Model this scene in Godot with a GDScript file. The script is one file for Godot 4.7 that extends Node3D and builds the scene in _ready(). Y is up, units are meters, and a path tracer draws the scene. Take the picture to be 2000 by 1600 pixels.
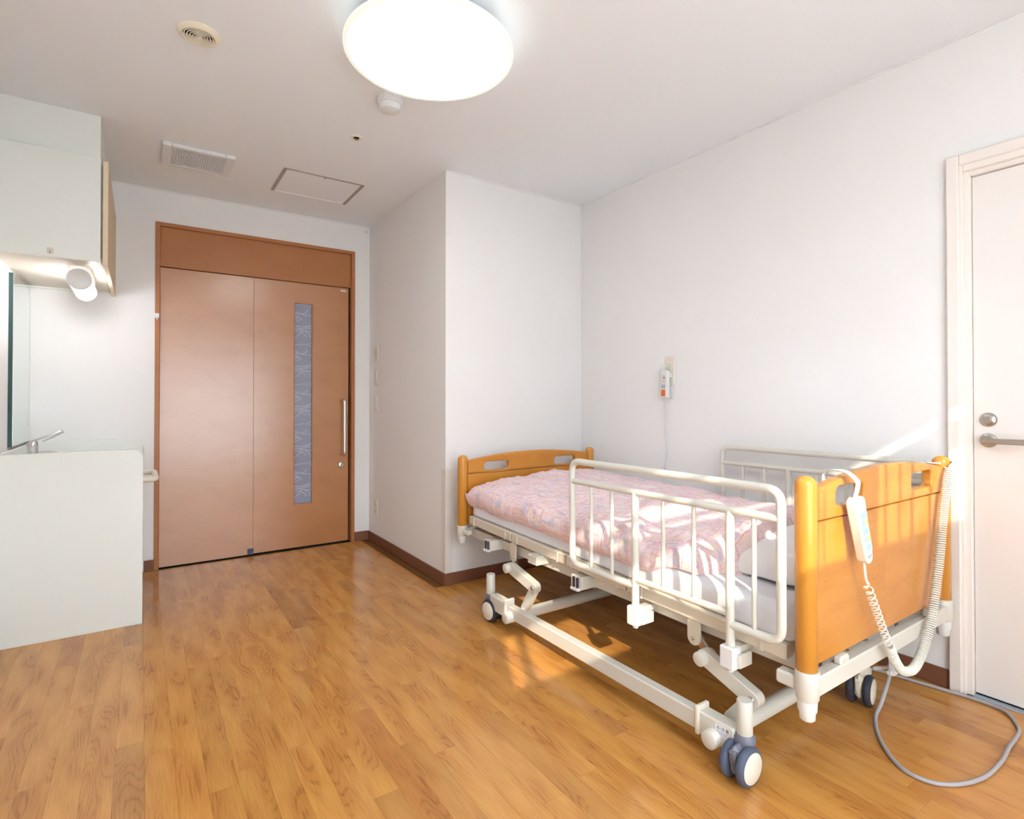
extends Node3D

# ---------------------------------------------------------------- room measures (metres)
const CEIL := 2.5
const XL := -0.565      # left wall
const XR := 2.589       # right wall, beside the bed
const ZF := -4.277      # far wall with the sliding door
const ZN := 0.87        # wall with the window, behind the camera
const XC := 1.515       # side of the partition block
const ZC := -2.946      # front of the partition block
const DX0 := 0.0726     # sliding door opening
const DX1 := 1.3963
const DH := 2.287
const EYE := Vector3(0, 1.1127, 0)

var M := {}
var rng := RandomNumberGenerator.new()


# ================================================================ mesh builder
class MB:
	var v := PackedVector3Array()
	var n := PackedVector3Array()
	var uv := PackedVector2Array()
	var c := PackedColorArray()
	var col := Color.WHITE
	var xf := Transform3D.IDENTITY

	func at(t: Transform3D) -> MB:
		xf = t
		return self

	# corners run counter-clockwise seen from outside
	func tri3(a: Vector3, b: Vector3, d: Vector3, na: Vector3, nb: Vector3, nd: Vector3, ua := Vector2.ZERO, ub := Vector2.ZERO, ud := Vector2.ZERO) -> void:
		for q in [[a, na, ua], [d, nd, ud], [b, nb, ub]]:
			v.append(xf * q[0])
			n.append((xf.basis * q[1]).normalized())
			uv.append(q[2])
			c.append(col)

	func tri(a: Vector3, b: Vector3, d: Vector3) -> void:
		var nn := (b - a).cross(d - a).normalized()
		tri3(a, b, d, nn, nn, nn)

	func quad(a: Vector3, b: Vector3, d: Vector3, e: Vector3) -> void:
		tri(a, b, d)
		tri(a, d, e)

	func box(lo: Vector3, hi: Vector3, bev := 0.0) -> MB:
		var k := bev
		var ctr := (lo + hi) * 0.5
		var h := (hi - lo) * 0.5
		k = minf(k, minf(h.x, minf(h.y, h.z)) * 0.9)
		var P := func(sx, sy, sz, ax) -> Vector3:
			var q := Vector3(sx * (h.x - k), sy * (h.y - k), sz * (h.z - k))
			q[ax] += [sx, sy, sz][ax] * k
			return ctr + q
		for ax in 3:
			var u := (ax + 1) % 3
			var w := (ax + 2) % 3
			for s in [-1, 1]:
				var pts := []
				for o in [[-1, -1], [1, -1], [1, 1], [-1, 1]]:
					var sg := [0, 0, 0]
					sg[ax] = s
					sg[u] = o[0]
					sg[w] = o[1]
					pts.append(P.call(sg[0], sg[1], sg[2], ax))
				if s > 0:
					quad(pts[0], pts[1], pts[2], pts[3])
				else:
					quad(pts[3], pts[2], pts[1], pts[0])
		if k > 0.0:
			for ax in 3:
				var u := (ax + 1) % 3
				var w := (ax + 2) % 3
				for su in [-1, 1]:
					for sw in [-1, 1]:
						var g := func(sa, face) -> Vector3:
							var sg := [0, 0, 0]
							sg[ax] = sa
							sg[u] = su
							sg[w] = sw
							return P.call(sg[0], sg[1], sg[2], face)
						var a = g.call(-1, u)
						var b = g.call(1, u)
						var d = g.call(1, w)
						var e = g.call(-1, w)
						if su * sw > 0:
							quad(b, a, e, d) if (b - a).cross(e - a).dot((a + d) * 0.5 - ctr) > 0 else quad(a, b, d, e)
						else:
							quad(a, b, d, e) if (b - a).cross(d - a).dot((a + d) * 0.5 - ctr) > 0 else quad(b, a, e, d)
			for sx in [-1, 1]:
				for sy in [-1, 1]:
					for sz in [-1, 1]:
						var a: Vector3 = P.call(sx, sy, sz, 0)
						var b: Vector3 = P.call(sx, sy, sz, 1)
						var d: Vector3 = P.call(sx, sy, sz, 2)
						if (b - a).cross(d - a).dot(a - ctr) > 0:
							tri(a, b, d)
						else:
							tri(a, d, b)
		return self

	func cbox(ctr: Vector3, size: Vector3, bev := 0.0) -> MB:
		return box(ctr - size * 0.5, ctr + size * 0.5, bev)

	# a smooth sheet from rows of points; out tells the side that is outside
	func sheet(rows: Array, close_u := false, close_v := false, flip := false, uvs: Array = []) -> MB:
		var R := rows.size()
		var C: int = rows[0].size()
		var nr := []
		for i in R:
			var line := PackedVector3Array()
			for j in C:
				var a: Vector3 = rows[(i + 1) % R if close_v else mini(i + 1, R - 1)][j] - rows[(i - 1 + R) % R if close_v else maxi(i - 1, 0)][j]
				var b: Vector3 = rows[i][(j + 1) % C if close_u else mini(j + 1, C - 1)] - rows[i][(j - 1 + C) % C if close_u else maxi(j - 1, 0)]
				var x := b.cross(a)
				if x.length() < 1e-12:
					x = Vector3.UP
				line.append(-x.normalized() if flip else x.normalized())
			nr.append(line)
		for i in (R if close_v else R - 1):
			for j in (C if close_u else C - 1):
				var i2 := (i + 1) % R
				var j2 := (j + 1) % C
				var a: Vector3 = rows[i][j]
				var b: Vector3 = rows[i][j2]
				var d: Vector3 = rows[i2][j2]
				var e: Vector3 = rows[i2][j]
				var ua := Vector2.ZERO
				var ub := ua
				var ud := ua
				var ue := ua
				if uvs:
					ua = uvs[i][j]
					ub = uvs[i][j2]
					ud = uvs[i2][j2]
					ue = uvs[i2][j]
				if flip:
					tri3(a, e, d, nr[i][j], nr[i2][j], nr[i2][j2], ua, ue, ud)
					tri3(a, d, b, nr[i][j], nr[i2][j2], nr[i][j2], ua, ud, ub)
				else:
					tri3(a, b, d, nr[i][j], nr[i][j2], nr[i2][j2], ua, ub, ud)
					tri3(a, d, e, nr[i][j], nr[i2][j2], nr[i2][j], ua, ud, ue)
		return self

	func tube(path: Array, r: float, seg := 10, caps := true, closed := false) -> MB:
		var N := path.size()
		var t0: Vector3 = (path[1] - path[0]).normalized()
		var up := Vector3.UP if absf(t0.y) < 0.9 else Vector3.RIGHT
		var a := t0.cross(up).normalized()
		var rows := []
		for i in N:
			var t: Vector3
			if closed:
				t = (path[(i + 1) % N] - path[(i - 1 + N) % N]).normalized()
			else:
				t = (path[mini(i + 1, N - 1)] - path[maxi(i - 1, 0)]).normalized()
			a = (a - t * a.dot(t)).normalized()
			var b := t.cross(a)
			var row := PackedVector3Array()
			var k := 1.0
			if i > 0 and i < N - 1 and not closed:
				var d1: Vector3 = (path[i] - path[i - 1]).normalized()
				k = 1.0 / maxf(0.5, d1.dot(t))
			for s in seg:
				var an := TAU * s / seg
				row.append(path[i] + (a * cos(an) + b * sin(an)) * r * (k if k < 1.2 else 1.0))
			rows.append(row)
		sheet(rows, true, closed, false)
		if caps and not closed:
			for e in [0, N - 1]:
				var ctr: Vector3 = path[e]
				for s in seg:
					var p: Vector3 = rows[e][s]
					var q: Vector3 = rows[e][(s + 1) % seg]
					if e == 0:
						tri(ctr, q, p)
					else:
						tri(ctr, p, q)
		return self

	# profile of (radius, height) points from the bottom axis point round the outside to the top; turned about +y
	func lathe(profile: Array, seg := 24, sharp := 0.7) -> MB:
		var N := profile.size()
		var sn := []
		for i in N - 1:
			var d: Vector2 = profile[i + 1] - profile[i]
			sn.append(Vector2(d.y, -d.x).normalized())
		for i in N - 1:
			var p: Vector2 = profile[i]
			var q: Vector2 = profile[i + 1]
			var n0: Vector2 = sn[i]
			var n1: Vector2 = sn[i]
			if i > 0 and sn[i].dot(sn[i - 1]) > sharp:
				n0 = (sn[i] + sn[i - 1]).normalized()
			if i < N - 2 and sn[i].dot(sn[i + 1]) > sharp:
				n1 = (sn[i] + sn[i + 1]).normalized()
			for s in seg:
				var a0 := TAU * s / seg
				var a1 := TAU * (s + 1) / seg
				var e0 := Vector3(cos(a0), 0, sin(a0))
				var e1 := Vector3(cos(a1), 0, sin(a1))
				var A := e0 * p.x + Vector3.UP * p.y
				var B2 := e1 * p.x + Vector3.UP * p.y
				var C2 := e1 * q.x + Vector3.UP * q.y
				var D2 := e0 * q.x + Vector3.UP * q.y
				var nA := e0 * n0.x + Vector3.UP * n0.y
				var nB := e1 * n0.x + Vector3.UP * n0.y
				var nC := e1 * n1.x + Vector3.UP * n1.y
				var nD := e0 * n1.x + Vector3.UP * n1.y
				if p.x > 1e-6:
					tri3(A, C2, B2, nA, nC, nB)
				if q.x > 1e-6:
					tri3(A, D2, C2, nA, nD, nC)
		return self

	# a flat plate in the xy plane with rounded edges; outer runs counter-clockwise, holes are cut, seams are x positions that cross every hole
	func plate(outer: PackedVector2Array, t: float, bev := 0.0, holes: Array = [], seams: Array = []) -> MB:
		var inset := func(loop: PackedVector2Array, d: float) -> PackedVector2Array:
			var o := PackedVector2Array()
			var N := loop.size()
			for i in N:
				var a := (loop[i] - loop[(i - 1 + N) % N]).normalized()
				var b := (loop[(i + 1) % N] - loop[i]).normalized()
				var m := Vector2(-a.y, a.x) + Vector2(-b.y, b.x)
				if m.length() < 1e-6:
					m = Vector2(-a.y, a.x)
				m = m.normalized()
				var k := maxf(0.5, m.dot(Vector2(-b.y, b.x)))
				o.append(loop[i] + m * d / k)
			return o
		var loops := [outer]
		for hl in holes:
			var r := PackedVector2Array(hl)
			r.reverse()
			loops.append(r)
		var steps := 4 if bev > 0.0 else 0
		for loop: PackedVector2Array in loops:
			var rows := []
			for side in [-1, 1]:
				for k in steps + 1:
					var an := PI / 2 * k / maxi(1, steps) if side < 0 else PI / 2 * (steps - k) / maxi(1, steps)
					var pts: PackedVector2Array = inset.call(loop, bev * (1.0 - sin(an))) if bev > 0.0 else loop
					var z: float = side * (t * 0.5 - bev * (1.0 - cos(an)))
					var row := PackedVector3Array()
					for p in pts:
						row.append(Vector3(p.x, p.y, z))
					rows.append(row)
			_band(rows, loop)
		var o1: PackedVector2Array = inset.call(outer, bev) if bev > 0.0 else outer
		var h1 := []
		for k in range(1, loops.size()):
			var g: PackedVector2Array = inset.call(loops[k], bev) if bev > 0.0 else loops[k]
			g = PackedVector2Array(g)
			g.reverse()
			h1.append(g)
		var pieces := [o1]
		if seams:
			pieces = []
			var cuts := [-100.0] + seams + [100.0]
			for k in cuts.size() - 1:
				var rect := PackedVector2Array([Vector2(cuts[k], -100), Vector2(cuts[k + 1], -100), Vector2(cuts[k + 1], 100), Vector2(cuts[k], 100)])
				for q in Geometry2D.intersect_polygons(o1, rect):
					var left := [q]
					for hl in h1:
						var nx := []
						for l in left:
							nx.append_array(Geometry2D.clip_polygons(l, hl))
						left = nx
					pieces.append_array(left)
		for pc: PackedVector2Array in pieces:
			var ix := Geometry2D.triangulate_polygon(pc)
			for k in range(0, ix.size(), 3):
				var a := pc[ix[k]]
				var b := pc[ix[k + 1]]
				var d := pc[ix[k + 2]]
				if (b - a).cross(d - a) < 0:
					var w := b
					b = d
					d = w
				tri(Vector3(a.x, a.y, t / 2), Vector3(b.x, b.y, t / 2), Vector3(d.x, d.y, t / 2))
				tri(Vector3(a.x, a.y, -t / 2), Vector3(d.x, d.y, -t / 2), Vector3(b.x, b.y, -t / 2))
		return self

	func _band(rows: Array, loop: PackedVector2Array) -> void:
		var N := loop.size()
		var R := rows.size()
		for j in N:
			var j2 := (j + 1) % N
			var e := (loop[j2] - loop[j]).normalized()
			var fn := Vector2(e.y, -e.x)
			var ep := (loop[j] - loop[(j - 1 + N) % N]).normalized()
			var en := (loop[(j2 + 1) % N] - loop[j2]).normalized()
			var n0 := fn
			var n1 := fn
			if e.dot(ep) > 0.7:
				n0 = (fn + Vector2(ep.y, -ep.x)).normalized()
			if e.dot(en) > 0.7:
				n1 = (fn + Vector2(en.y, -en.x)).normalized()
			for i in R - 1:
				var steps := (R - 2) / 2.0
				var lift := func(k: int, m: Vector2) -> Vector3:
					if R <= 2:
						return Vector3(m.x, m.y, 0)
					var h := R / 2
					var an: float = PI / 2 * k / (h - 1) if k < h else PI / 2 * (R - 1 - k) / (h - 1)
					return Vector3(m.x * sin(an), m.y * sin(an), (-1.0 if k < h else 1.0) * cos(an))
				var A: Vector3 = rows[i][j]
				var B2: Vector3 = rows[i][j2]
				var C2: Vector3 = rows[i + 1][j2]
				var D2: Vector3 = rows[i + 1][j]
				tri3(A, B2, C2, lift.call(i, n0), lift.call(i, n1), lift.call(i + 1, n1))
				tri3(A, C2, D2, lift.call(i, n0), lift.call(i + 1, n1), lift.call(i + 1, n0))

	func quad_pane(lo: Vector3, hi: Vector3) -> MB:
		# a single translucent sheet facing the room
		quad(Vector3(hi.x, lo.y, lo.z), Vector3(lo.x, lo.y, lo.z), Vector3(lo.x, hi.y, lo.z), Vector3(hi.x, hi.y, lo.z))
		return self

	func lathe_at(p: Vector3, profile: Array, seg := 16) -> MB:
		xf = Transform3D(Basis.IDENTITY, p)
		return lathe(profile, seg)

	func mesh() -> ArrayMesh:
		var arr := []
		arr.resize(Mesh.ARRAY_MAX)
		arr[Mesh.ARRAY_VERTEX] = v
		arr[Mesh.ARRAY_NORMAL] = n
		arr[Mesh.ARRAY_TEX_UV] = uv
		arr[Mesh.ARRAY_COLOR] = c
		var m := ArrayMesh.new()
		m.add_surface_from_arrays(Mesh.PRIMITIVE_TRIANGLES, arr)
		return m


# ================================================================ helpers
func mb() -> MB:
	return MB.new()


func put(b: MB, called: String, m: Material, parent: Node = self) -> MeshInstance3D:
	var o := MeshInstance3D.new()
	o.name = called
	o.mesh = b.mesh()
	o.material_override = m
	parent.add_child(o, true)
	return o


func tag(o: Node, label: String, category: String, group := "") -> Node:
	o.set_meta("label", label)
	o.set_meta("category", category)
	if group:
		o.set_meta("group", group)
	return o


func thing(called: String, where: Vector3, label: String, category: String, group := "") -> Node3D:
	var o := Node3D.new()
	o.name = called
	add_child(o, true)
	o.position = where
	tag(o, label, category, group)
	return o


func struct(o: Node, label: String) -> Node:
	o.set_meta("kind", "structure")
	o.set_meta("label", label)
	return o


func node(called: String, parent: Node = self) -> Node3D:
	var o := Node3D.new()
	o.name = called
	parent.add_child(o, true)
	return o


func rounded(x0: float, y0: float, x1: float, y1: float, radii: Array, seg := 6) -> PackedVector2Array:
	# radii: lower left, lower right, upper right, upper left
	var o := PackedVector2Array()
	var ctr := [Vector2(x0, y0), Vector2(x1, y0), Vector2(x1, y1), Vector2(x0, y1)]
	var inw := [Vector2(1, 1), Vector2(-1, 1), Vector2(-1, -1), Vector2(1, -1)]
	for k in 4:
		var r: float = radii[k]
		if r <= 0.0:
			o.append(ctr[k])
			continue
		var q: Vector2 = ctr[k] + inw[k] * r
		for s in seg + 1:
			var an := PI + PI / 2 * k + PI / 2 * s / seg
			o.append(q + Vector2(cos(an), sin(an)) * r)
	return o


func fillet(pts: Array, r: float, seg := 6) -> Array:
	var o := [pts[0]]
	for i in range(1, pts.size() - 1):
		var p: Vector3 = pts[i]
		var a: Vector3 = (pts[i - 1] - p).normalized()
		var b: Vector3 = (pts[i + 1] - p).normalized()
		var half := acos(clampf(a.dot(b), -1, 1)) / 2
		if half > 1.55:
			o.append(p)
			continue
		var d := minf(r / tan(half), minf((pts[i - 1] - p).length(), (pts[i + 1] - p).length()) * 0.49)
		for s in seg + 1:
			var t := float(s) / seg
			o.append((p + a * d).lerp(p, t).lerp(p.lerp(p + b * d, t), t))
	o.append(pts[-1])
	return o


func spline(pts: Array, step := 0.02) -> Array:
	var cu := Curve3D.new()
	cu.bake_interval = step
	for i in pts.size():
		var t: Vector3 = (pts[mini(i + 1, pts.size() - 1)] - pts[maxi(i - 1, 0)]) / 6.0
		cu.add_point(pts[i], -t, t)
	return Array(cu.get_baked_points())


func coil(path: Array, radius: float, pitch: float, wire: float, per := 10, sides := 6) -> MB:
	var pts := []
	var cu := Curve3D.new()
	cu.bake_interval = 0.01
	for p in path:
		cu.add_point(p)
	var L := cu.get_baked_length()
	var turns := L / pitch
	var N := int(turns * per)
	var a := Vector3.ZERO
	for i in N + 1:
		var s := L * i / N
		var p := cu.sample_baked(s)
		var t := (cu.sample_baked(minf(L, s + 0.004)) - cu.sample_baked(maxf(0, s - 0.004))).normalized()
		if a == Vector3.ZERO:
			a = t.cross(Vector3(0.3, 0.2, 0.9)).normalized()
		a = (a - t * a.dot(t)).normalized()
		var b := t.cross(a)
		var an := TAU * turns * i / N
		pts.append(p + (a * cos(an) + b * sin(an)) * radius)
	return mb().tube(pts, wire, sides)


func lin(r: float, g: float, b: float) -> Color:
	return Color(r, g, b).linear_to_srgb()


func paint(key: String, col: Color, rough := 0.5, spec := 0.5, metal := 0.0) -> StandardMaterial3D:
	var m := StandardMaterial3D.new()
	m.resource_name = key
	m.albedo_color = col
	m.roughness = rough
	m.metallic = metal
	m.metallic_specular = spec
	M[key] = m
	return m


func tex(im: Image) -> ImageTexture:
	return ImageTexture.create_from_image(im)


# ================================================================ textures
func noise(sd: int, f: float, oct := 3) -> FastNoiseLite:
	var k := FastNoiseLite.new()
	k.seed = sd
	k.noise_type = FastNoiseLite.TYPE_SIMPLEX_SMOOTH
	k.frequency = f
	k.fractal_octaves = oct
	k.fractal_type = FastNoiseLite.FRACTAL_FBM
	return k


func grain_image(w: int, h: int, wide: float, long: float, light: Color, dark: Color, line: Color, rings: float, strength: float, sd: int, sideways := false) -> Image:
	# wood grain: fibres run along the rows' direction (or across it when sideways); wide x long metres
	var im := Image.create(h if sideways else w, w if sideways else h, false, Image.FORMAT_RGB8)
	var n1 := noise(sd, 1.0, 2)
	var n2 := noise(sd + 1, 1.0, 2)
	var n3 := noise(sd + 2, 1.0, 2)
	for j in h:
		var z := long * j / h
		for i in w:
			var x := wide * i / w
			var a := n1.get_noise_2d(x * 7.0, z * 1.1)
			var b := n2.get_noise_2d(x * 9.0, z * 2.2)
			var f := n3.get_noise_2d(x * 240.0, z * 7.0)
			var s := sin(TAU * (a * rings + x * 7.0 + f * 0.10))
			var ln := smoothstep(0.2, 1.0, s) * smoothstep(-0.15, 0.4, b)
			var col := light.lerp(dark, clampf(0.45 + 0.6 * b + 0.45 * f, 0, 1))
			col = col.lerp(line, clampf(ln * strength * (0.55 + 0.9 * clampf(f + 0.35, 0, 1)), 0, 1))
			if sideways:
				im.set_pixel(j, i, col)
			else:
				im.set_pixel(i, j, col)
	return im


func duvet_image(w: int, size: float) -> Image:
	var im := Image.create(w, w, false, Image.FORMAT_RGB8)
	var n1 := noise(31, 1.0, 3)
	var n2 := noise(32, 1.0, 2)
	var n3 := noise(33, 1.0, 2)
	var pale := Color8(244, 222, 222)
	var pink := Color8(226, 136, 158)
	var rose := Color8(238, 196, 202)
	var blue := Color8(190, 194, 214)
	var peach := Color8(242, 218, 206)
	for j in w:
		for i in w:
			var x := size * i / w
			var y := size * j / w
			var a := n1.get_noise_2d(x * 22, y * 22)
			var b := n2.get_noise_2d(x * 13 + 7, y * 13)
			var d := n3.get_noise_2d(x * 120, y * 120)
			var wx := x + 0.006 * a
			var wy := y + 0.006 * b
			var col := pale.lerp(peach, smoothstep(0.0, 0.5, b)).lerp(rose, smoothstep(0.05, 0.6, a) * 0.7)
			# hand-drawn checks of several sizes
			var px := fposmod(wx, 0.125)
			var py := fposmod(wy, 0.125)
			var cell := int(floor(wx / 0.125)) * 7 + int(floor(wy / 0.125)) * 13
			var kind := posmod(cell, 3)
			var on := 0.0
			if kind == 0:
				var gx := absf(fposmod(px, 0.021) - 0.0105)
				var gy := absf(fposmod(py, 0.021) - 0.0105)
				on = maxf(smoothstep(0.0026, 0.0006, gx), smoothstep(0.0026, 0.0006, gy)) * 0.7
			elif kind == 1:
				var e := minf(minf(px, 0.125 - px), minf(py, 0.125 - py))
				on = smoothstep(0.016, 0.012, e) * smoothstep(0.006, 0.009, e) * (0.95 if fposmod(px + py, 0.012) < 0.008 else 0.35)
				var e2 := absf(py - 0.0625)
				on = maxf(on, smoothstep(0.008, 0.004, e2) * (0.8 if fposmod(px, 0.018) < 0.012 else 0.0) * (1.0 if px > 0.03 and px < 0.095 else 0.0))
			else:
				var gx := absf(fposmod(px, 0.0417) - 0.0208)
				var gy := absf(fposmod(py, 0.0417) - 0.0208)
				on = maxf(smoothstep(0.003, 0.001, gx), smoothstep(0.003, 0.001, gy)) * 0.45
			on *= clampf(0.75 + 1.2 * d, 0, 1)
			col = col.lerp(pink, on * 0.74)
			# washed grey blue flowers with a yellow eye
			var fx := fposmod(wx + 0.04, 0.22) - 0.11
			var fy := fposmod(wy + 0.07 + 0.11 * (int(floor((wx + 0.04) / 0.22)) % 2), 0.22) - 0.11
			var rr := sqrt(fx * fx + fy * fy)
			var pet := 0.030 + 0.010 * cos(5.0 * atan2(fy, fx))
			col = col.lerp(blue, smoothstep(pet, pet * 0.3, rr) * 0.6)
			col = col.lerp(Color8(236, 214, 150), smoothstep(0.006, 0.003, rr) * 0.8)
			col = col.lerp(blue, smoothstep(0.28, 0.6, n2.get_noise_2d(x * 30 + 50, y * 8)) * 0.5)
			im.set_pixel(i, j, col)
	return im


func stroke(im: Image, a: Vector2, b: Vector2, wd: float, col: Color, soft := 1.0) -> void:
	var lo := Vector2(minf(a.x, b.x), minf(a.y, b.y)) - Vector2(wd + 2, wd + 2)
	var hi := Vector2(maxf(a.x, b.x), maxf(a.y, b.y)) + Vector2(wd + 2, wd + 2)
	for j in range(maxi(0, int(lo.y)), mini(im.get_height(), int(hi.y) + 1)):
		for i in range(maxi(0, int(lo.x)), mini(im.get_width(), int(hi.x) + 1)):
			var p := Vector2(i, j)
			var t := clampf((p - a).dot(b - a) / maxf(1e-6, (b - a).length_squared()), 0, 1)
			var d := p.distance_to(a.lerp(b, t))
			var k := smoothstep(wd * 0.5 + soft, wd * 0.5 - soft * 0.5, d) * col.a
			if k > 0.0:
				im.set_pixel(i, j, im.get_pixel(i, j).lerp(Color(col.r, col.g, col.b), k))


func glass_print() -> Image:
	# pale arcs scattered over grey blue glass
	var im := Image.create(96, 1116, false, Image.FORMAT_RGB8)
	im.fill(Color8(148, 151, 170))
	var r := RandomNumberGenerator.new()
	r.seed = 5
	for k in 5:
		var unit := RandomNumberGenerator.new()
		unit.seed = 77
		for q in 30:
			var ctr := Vector2(unit.randf_range(-30, 126), k * 223 + unit.randf_range(10, 213))
			var rad := unit.randf_range(40, 120)
			var a0 := unit.randf_range(0, TAU)
			var span := unit.randf_range(0.7, 1.6)
			var sq := unit.randf_range(0.4, 0.9)
			var last := Vector2.ZERO
			for s in 13:
				var an := a0 + span * s / 12
				var p := ctr + Vector2(cos(an) * rad, sin(an) * rad * sq)
				if s:
					stroke(im, last, p, 1.6, Color(0.84, 0.86, 0.91, 0.9), 0.9)
				last = p
	return im


func sticker_print() -> Image:
	var im := Image.create(192, 120, false, Image.FORMAT_RGB8)
	im.fill(Color8(238, 238, 240))
	var ink := Color8(70, 64, 84)
	var L := func(pts: Array) -> void:
		for i in pts.size() - 1:
			stroke(im, pts[i], pts[i + 1], 4.0, ink)
	# warning triangle
	L.call([Vector2(22, 48), Vector2(40, 16), Vector2(58, 48), Vector2(22, 48)])
	L.call([Vector2(40, 27), Vector2(40, 38)])
	# the two characters for «caution»
	L.call([Vector2(78, 16), Vector2(86, 22)])
	L.call([Vector2(74, 30), Vector2(82, 35)])
	L.call([Vector2(76, 50), Vector2(86, 38)])
	L.call([Vector2(104, 12), Vector2(108, 18)])
	L.call([Vector2(92, 22), Vector2(122, 22)])
	L.call([Vector2(94, 35), Vector2(120, 35)])
	L.call([Vector2(90, 50), Vector2(124, 50)])
	L.call([Vector2(107, 22), Vector2(107, 50)])
	L.call([Vector2(158, 8), Vector2(158, 14)])
	L.call([Vector2(140, 15), Vector2(176, 15)])
	L.call([Vector2(136, 23), Vector2(180, 23)])
	L.call([Vector2(145, 28), Vector2(171, 28), Vector2(171, 40), Vector2(145, 40), Vector2(145, 28)])
	L.call([Vector2(145, 34), Vector2(171, 34)])
	L.call([Vector2(138, 46), Vector2(136, 54)])
	L.call([Vector2(148, 46), Vector2(152, 54), Vector2(166, 54), Vector2(168, 48)])
	L.call([Vector2(174, 45), Vector2(180, 53)])
	for k in 3:
		stroke(im, Vector2(14, 72 + k * 16), Vector2(178 - 30 * (k % 2), 72 + k * 16), 5.0, Color(0.55, 0.52, 0.62, 0.8))
	return im


func make_materials() -> void:
	var paper_n := NoiseTexture2D.new()
	paper_n.width = 512
	paper_n.height = 512
	paper_n.seamless = true
	paper_n.noise = noise(9, 0.12, 2)
	var w := paint("wallpaper", Color8(245, 242, 240), 0.85, 0.3)
	w.uv1_triplanar = true
	w.uv1_world_triplanar = true
	w.uv1_scale = Vector3(3.5, 3.5, 3.5)
	paper_n.as_normal_map = true
	paper_n.bump_strength = 1.5
	w.normal_enabled = true
	w.normal_texture = paper_n
	w.normal_scale = 0.25
	paint("ceiling_paper", Color8(247, 249, 251), 0.9, 0.25)
	paint("baseboard", Color8(128, 82, 62), 0.45, 0.45)
	paint("cove", Color8(240, 238, 236), 0.5, 0.4)
	var fl := paint("floor_wood", Color.WHITE, 0.18, 0.5)
	fl.vertex_color_use_as_albedo = true
	fl.albedo_texture = tex(grain_image(640, 1400, 0.6, 1.8, Color8(213, 154, 80), Color8(188, 125, 60), Color8(142, 86, 40), 7.0, 0.36, 11))
	paint("subfloor", Color8(120, 80, 45), 0.9, 0.2)
	var dg := tex(grain_image(256, 512, 0.5, 1.0, Color8(255, 255, 255), Color8(249, 246, 242), Color8(240, 234, 226), 5.0, 0.3, 21, true))
	var dw := paint("door_wood", Color8(186, 126, 76), 0.24, 0.66)
	dw.clearcoat_enabled = true
	dw.clearcoat = 0.7
	dw.clearcoat_roughness = 0.24
	dw.albedo_texture = dg
	dw.uv1_triplanar = true
	dw.uv1_scale = Vector3(1.3, 1.3, 1.3)
	var df := paint("door_frame_wood", Color8(180, 118, 72), 0.42, 0.45)
	df.albedo_texture = dg
	df.uv1_triplanar = true
	var bw := paint("bed_wood", Color8(204, 138, 54), 0.28, 0.5)
	bw.albedo_texture = tex(grain_image(512, 640, 0.5, 1.0, Color8(255, 255, 255), Color8(246, 234, 218), Color8(232, 208, 178), 7.0, 0.4, 41, true))
	bw.uv1_triplanar = true
	bw.uv1_scale = Vector3(1.0, 2.0, 1.0)
	paint("bed_wood_post", Color8(204, 138, 54), 0.24, 0.5)
	paint("cream_metal", Color8(216, 211, 199), 0.35, 0.5)
	paint("tan_metal", Color8(214, 202, 182), 0.4, 0.5)
	paint("white_plastic", Color8(234, 234, 233), 0.4, 0.5)
	paint("ivory_plastic", Color8(232, 224, 208), 0.4, 0.5)
	paint("aged_plastic", Color8(240, 230, 208), 0.5, 0.4)
	paint("grey_plastic", Color8(110, 110, 124), 0.4, 0.5)
	paint("dark_rubber", Color8(58, 58, 70), 0.5, 0.4)
	paint("dark_hole", Color8(40, 36, 34), 0.8, 0.2)
	paint("slate_plastic", Color8(84, 92, 112), 0.5, 0.4)
	paint("chrome", Color8(225, 225, 228), 0.14, 0.5, 1.0)
	paint("satin_steel", Color8(178, 172, 164), 0.32, 0.5, 1.0)
	paint("laminate", Color8(240, 241, 234), 0.45, 0.45)
	paint("birch_edge", Color8(226, 204, 172), 0.5, 0.4)
	paint("cabinet_side", Color8(222, 212, 196), 0.5, 0.4)
	paint("bath_door", Color8(240, 232, 226), 0.5, 0.4)
	paint("bath_trim", Color8(244, 234, 226), 0.42, 0.45)
	paint("porcelain", Color8(242, 242, 240), 0.12, 0.5)
	paint("mirror_edge", Color8(40, 74, 74), 0.2, 0.6)
	paint("mirror", Color8(232, 240, 236), 0.03, 0.5, 1.0)
	paint("linen", Color8(236, 236, 242), 0.85, 0.2)
	paint("pillowcase", Color8(240, 236, 234), 0.85, 0.2)
	var dv := paint("duvet_cloth", Color.WHITE, 0.8, 0.25)
	dv.albedo_texture = tex(duvet_image(768, 0.88))
	dv.rim_enabled = true
	dv.rim = 0.15
	paint("orange_button", Color8(226, 104, 34), 0.4, 0.5)
	paint("sky_button", Color8(176, 212, 232), 0.45, 0.4)
	paint("peach_button", Color8(240, 206, 150), 0.45, 0.4)
	paint("remote_panel", Color8(236, 236, 230), 0.45, 0.4)
	paint("steel_label", Color8(170, 180, 190), 0.4, 0.5)
	paint("cable_grey", Color8(176, 170, 172), 0.5, 0.4)
	paint("coil_white", Color8(234, 232, 222), 0.45, 0.4)
	paint("hatch_frame", Color8(168, 152, 146), 0.4, 0.5)
	paint("window_frame", Color8(225, 225, 225), 0.4, 0.5)
	paint("outside_wall", Color8(150, 150, 152), 0.9, 0.2)
	paint("outside_ground", Color8(170, 168, 160), 0.9, 0.2)
	var gp := paint("printed_glass", Color.WHITE, 0.3, 0.5)
	gp.albedo_texture = tex(glass_print())
	var sp := paint("caution_print", Color.WHITE, 0.5, 0.4)
	sp.albedo_texture = tex(sticker_print())
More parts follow.
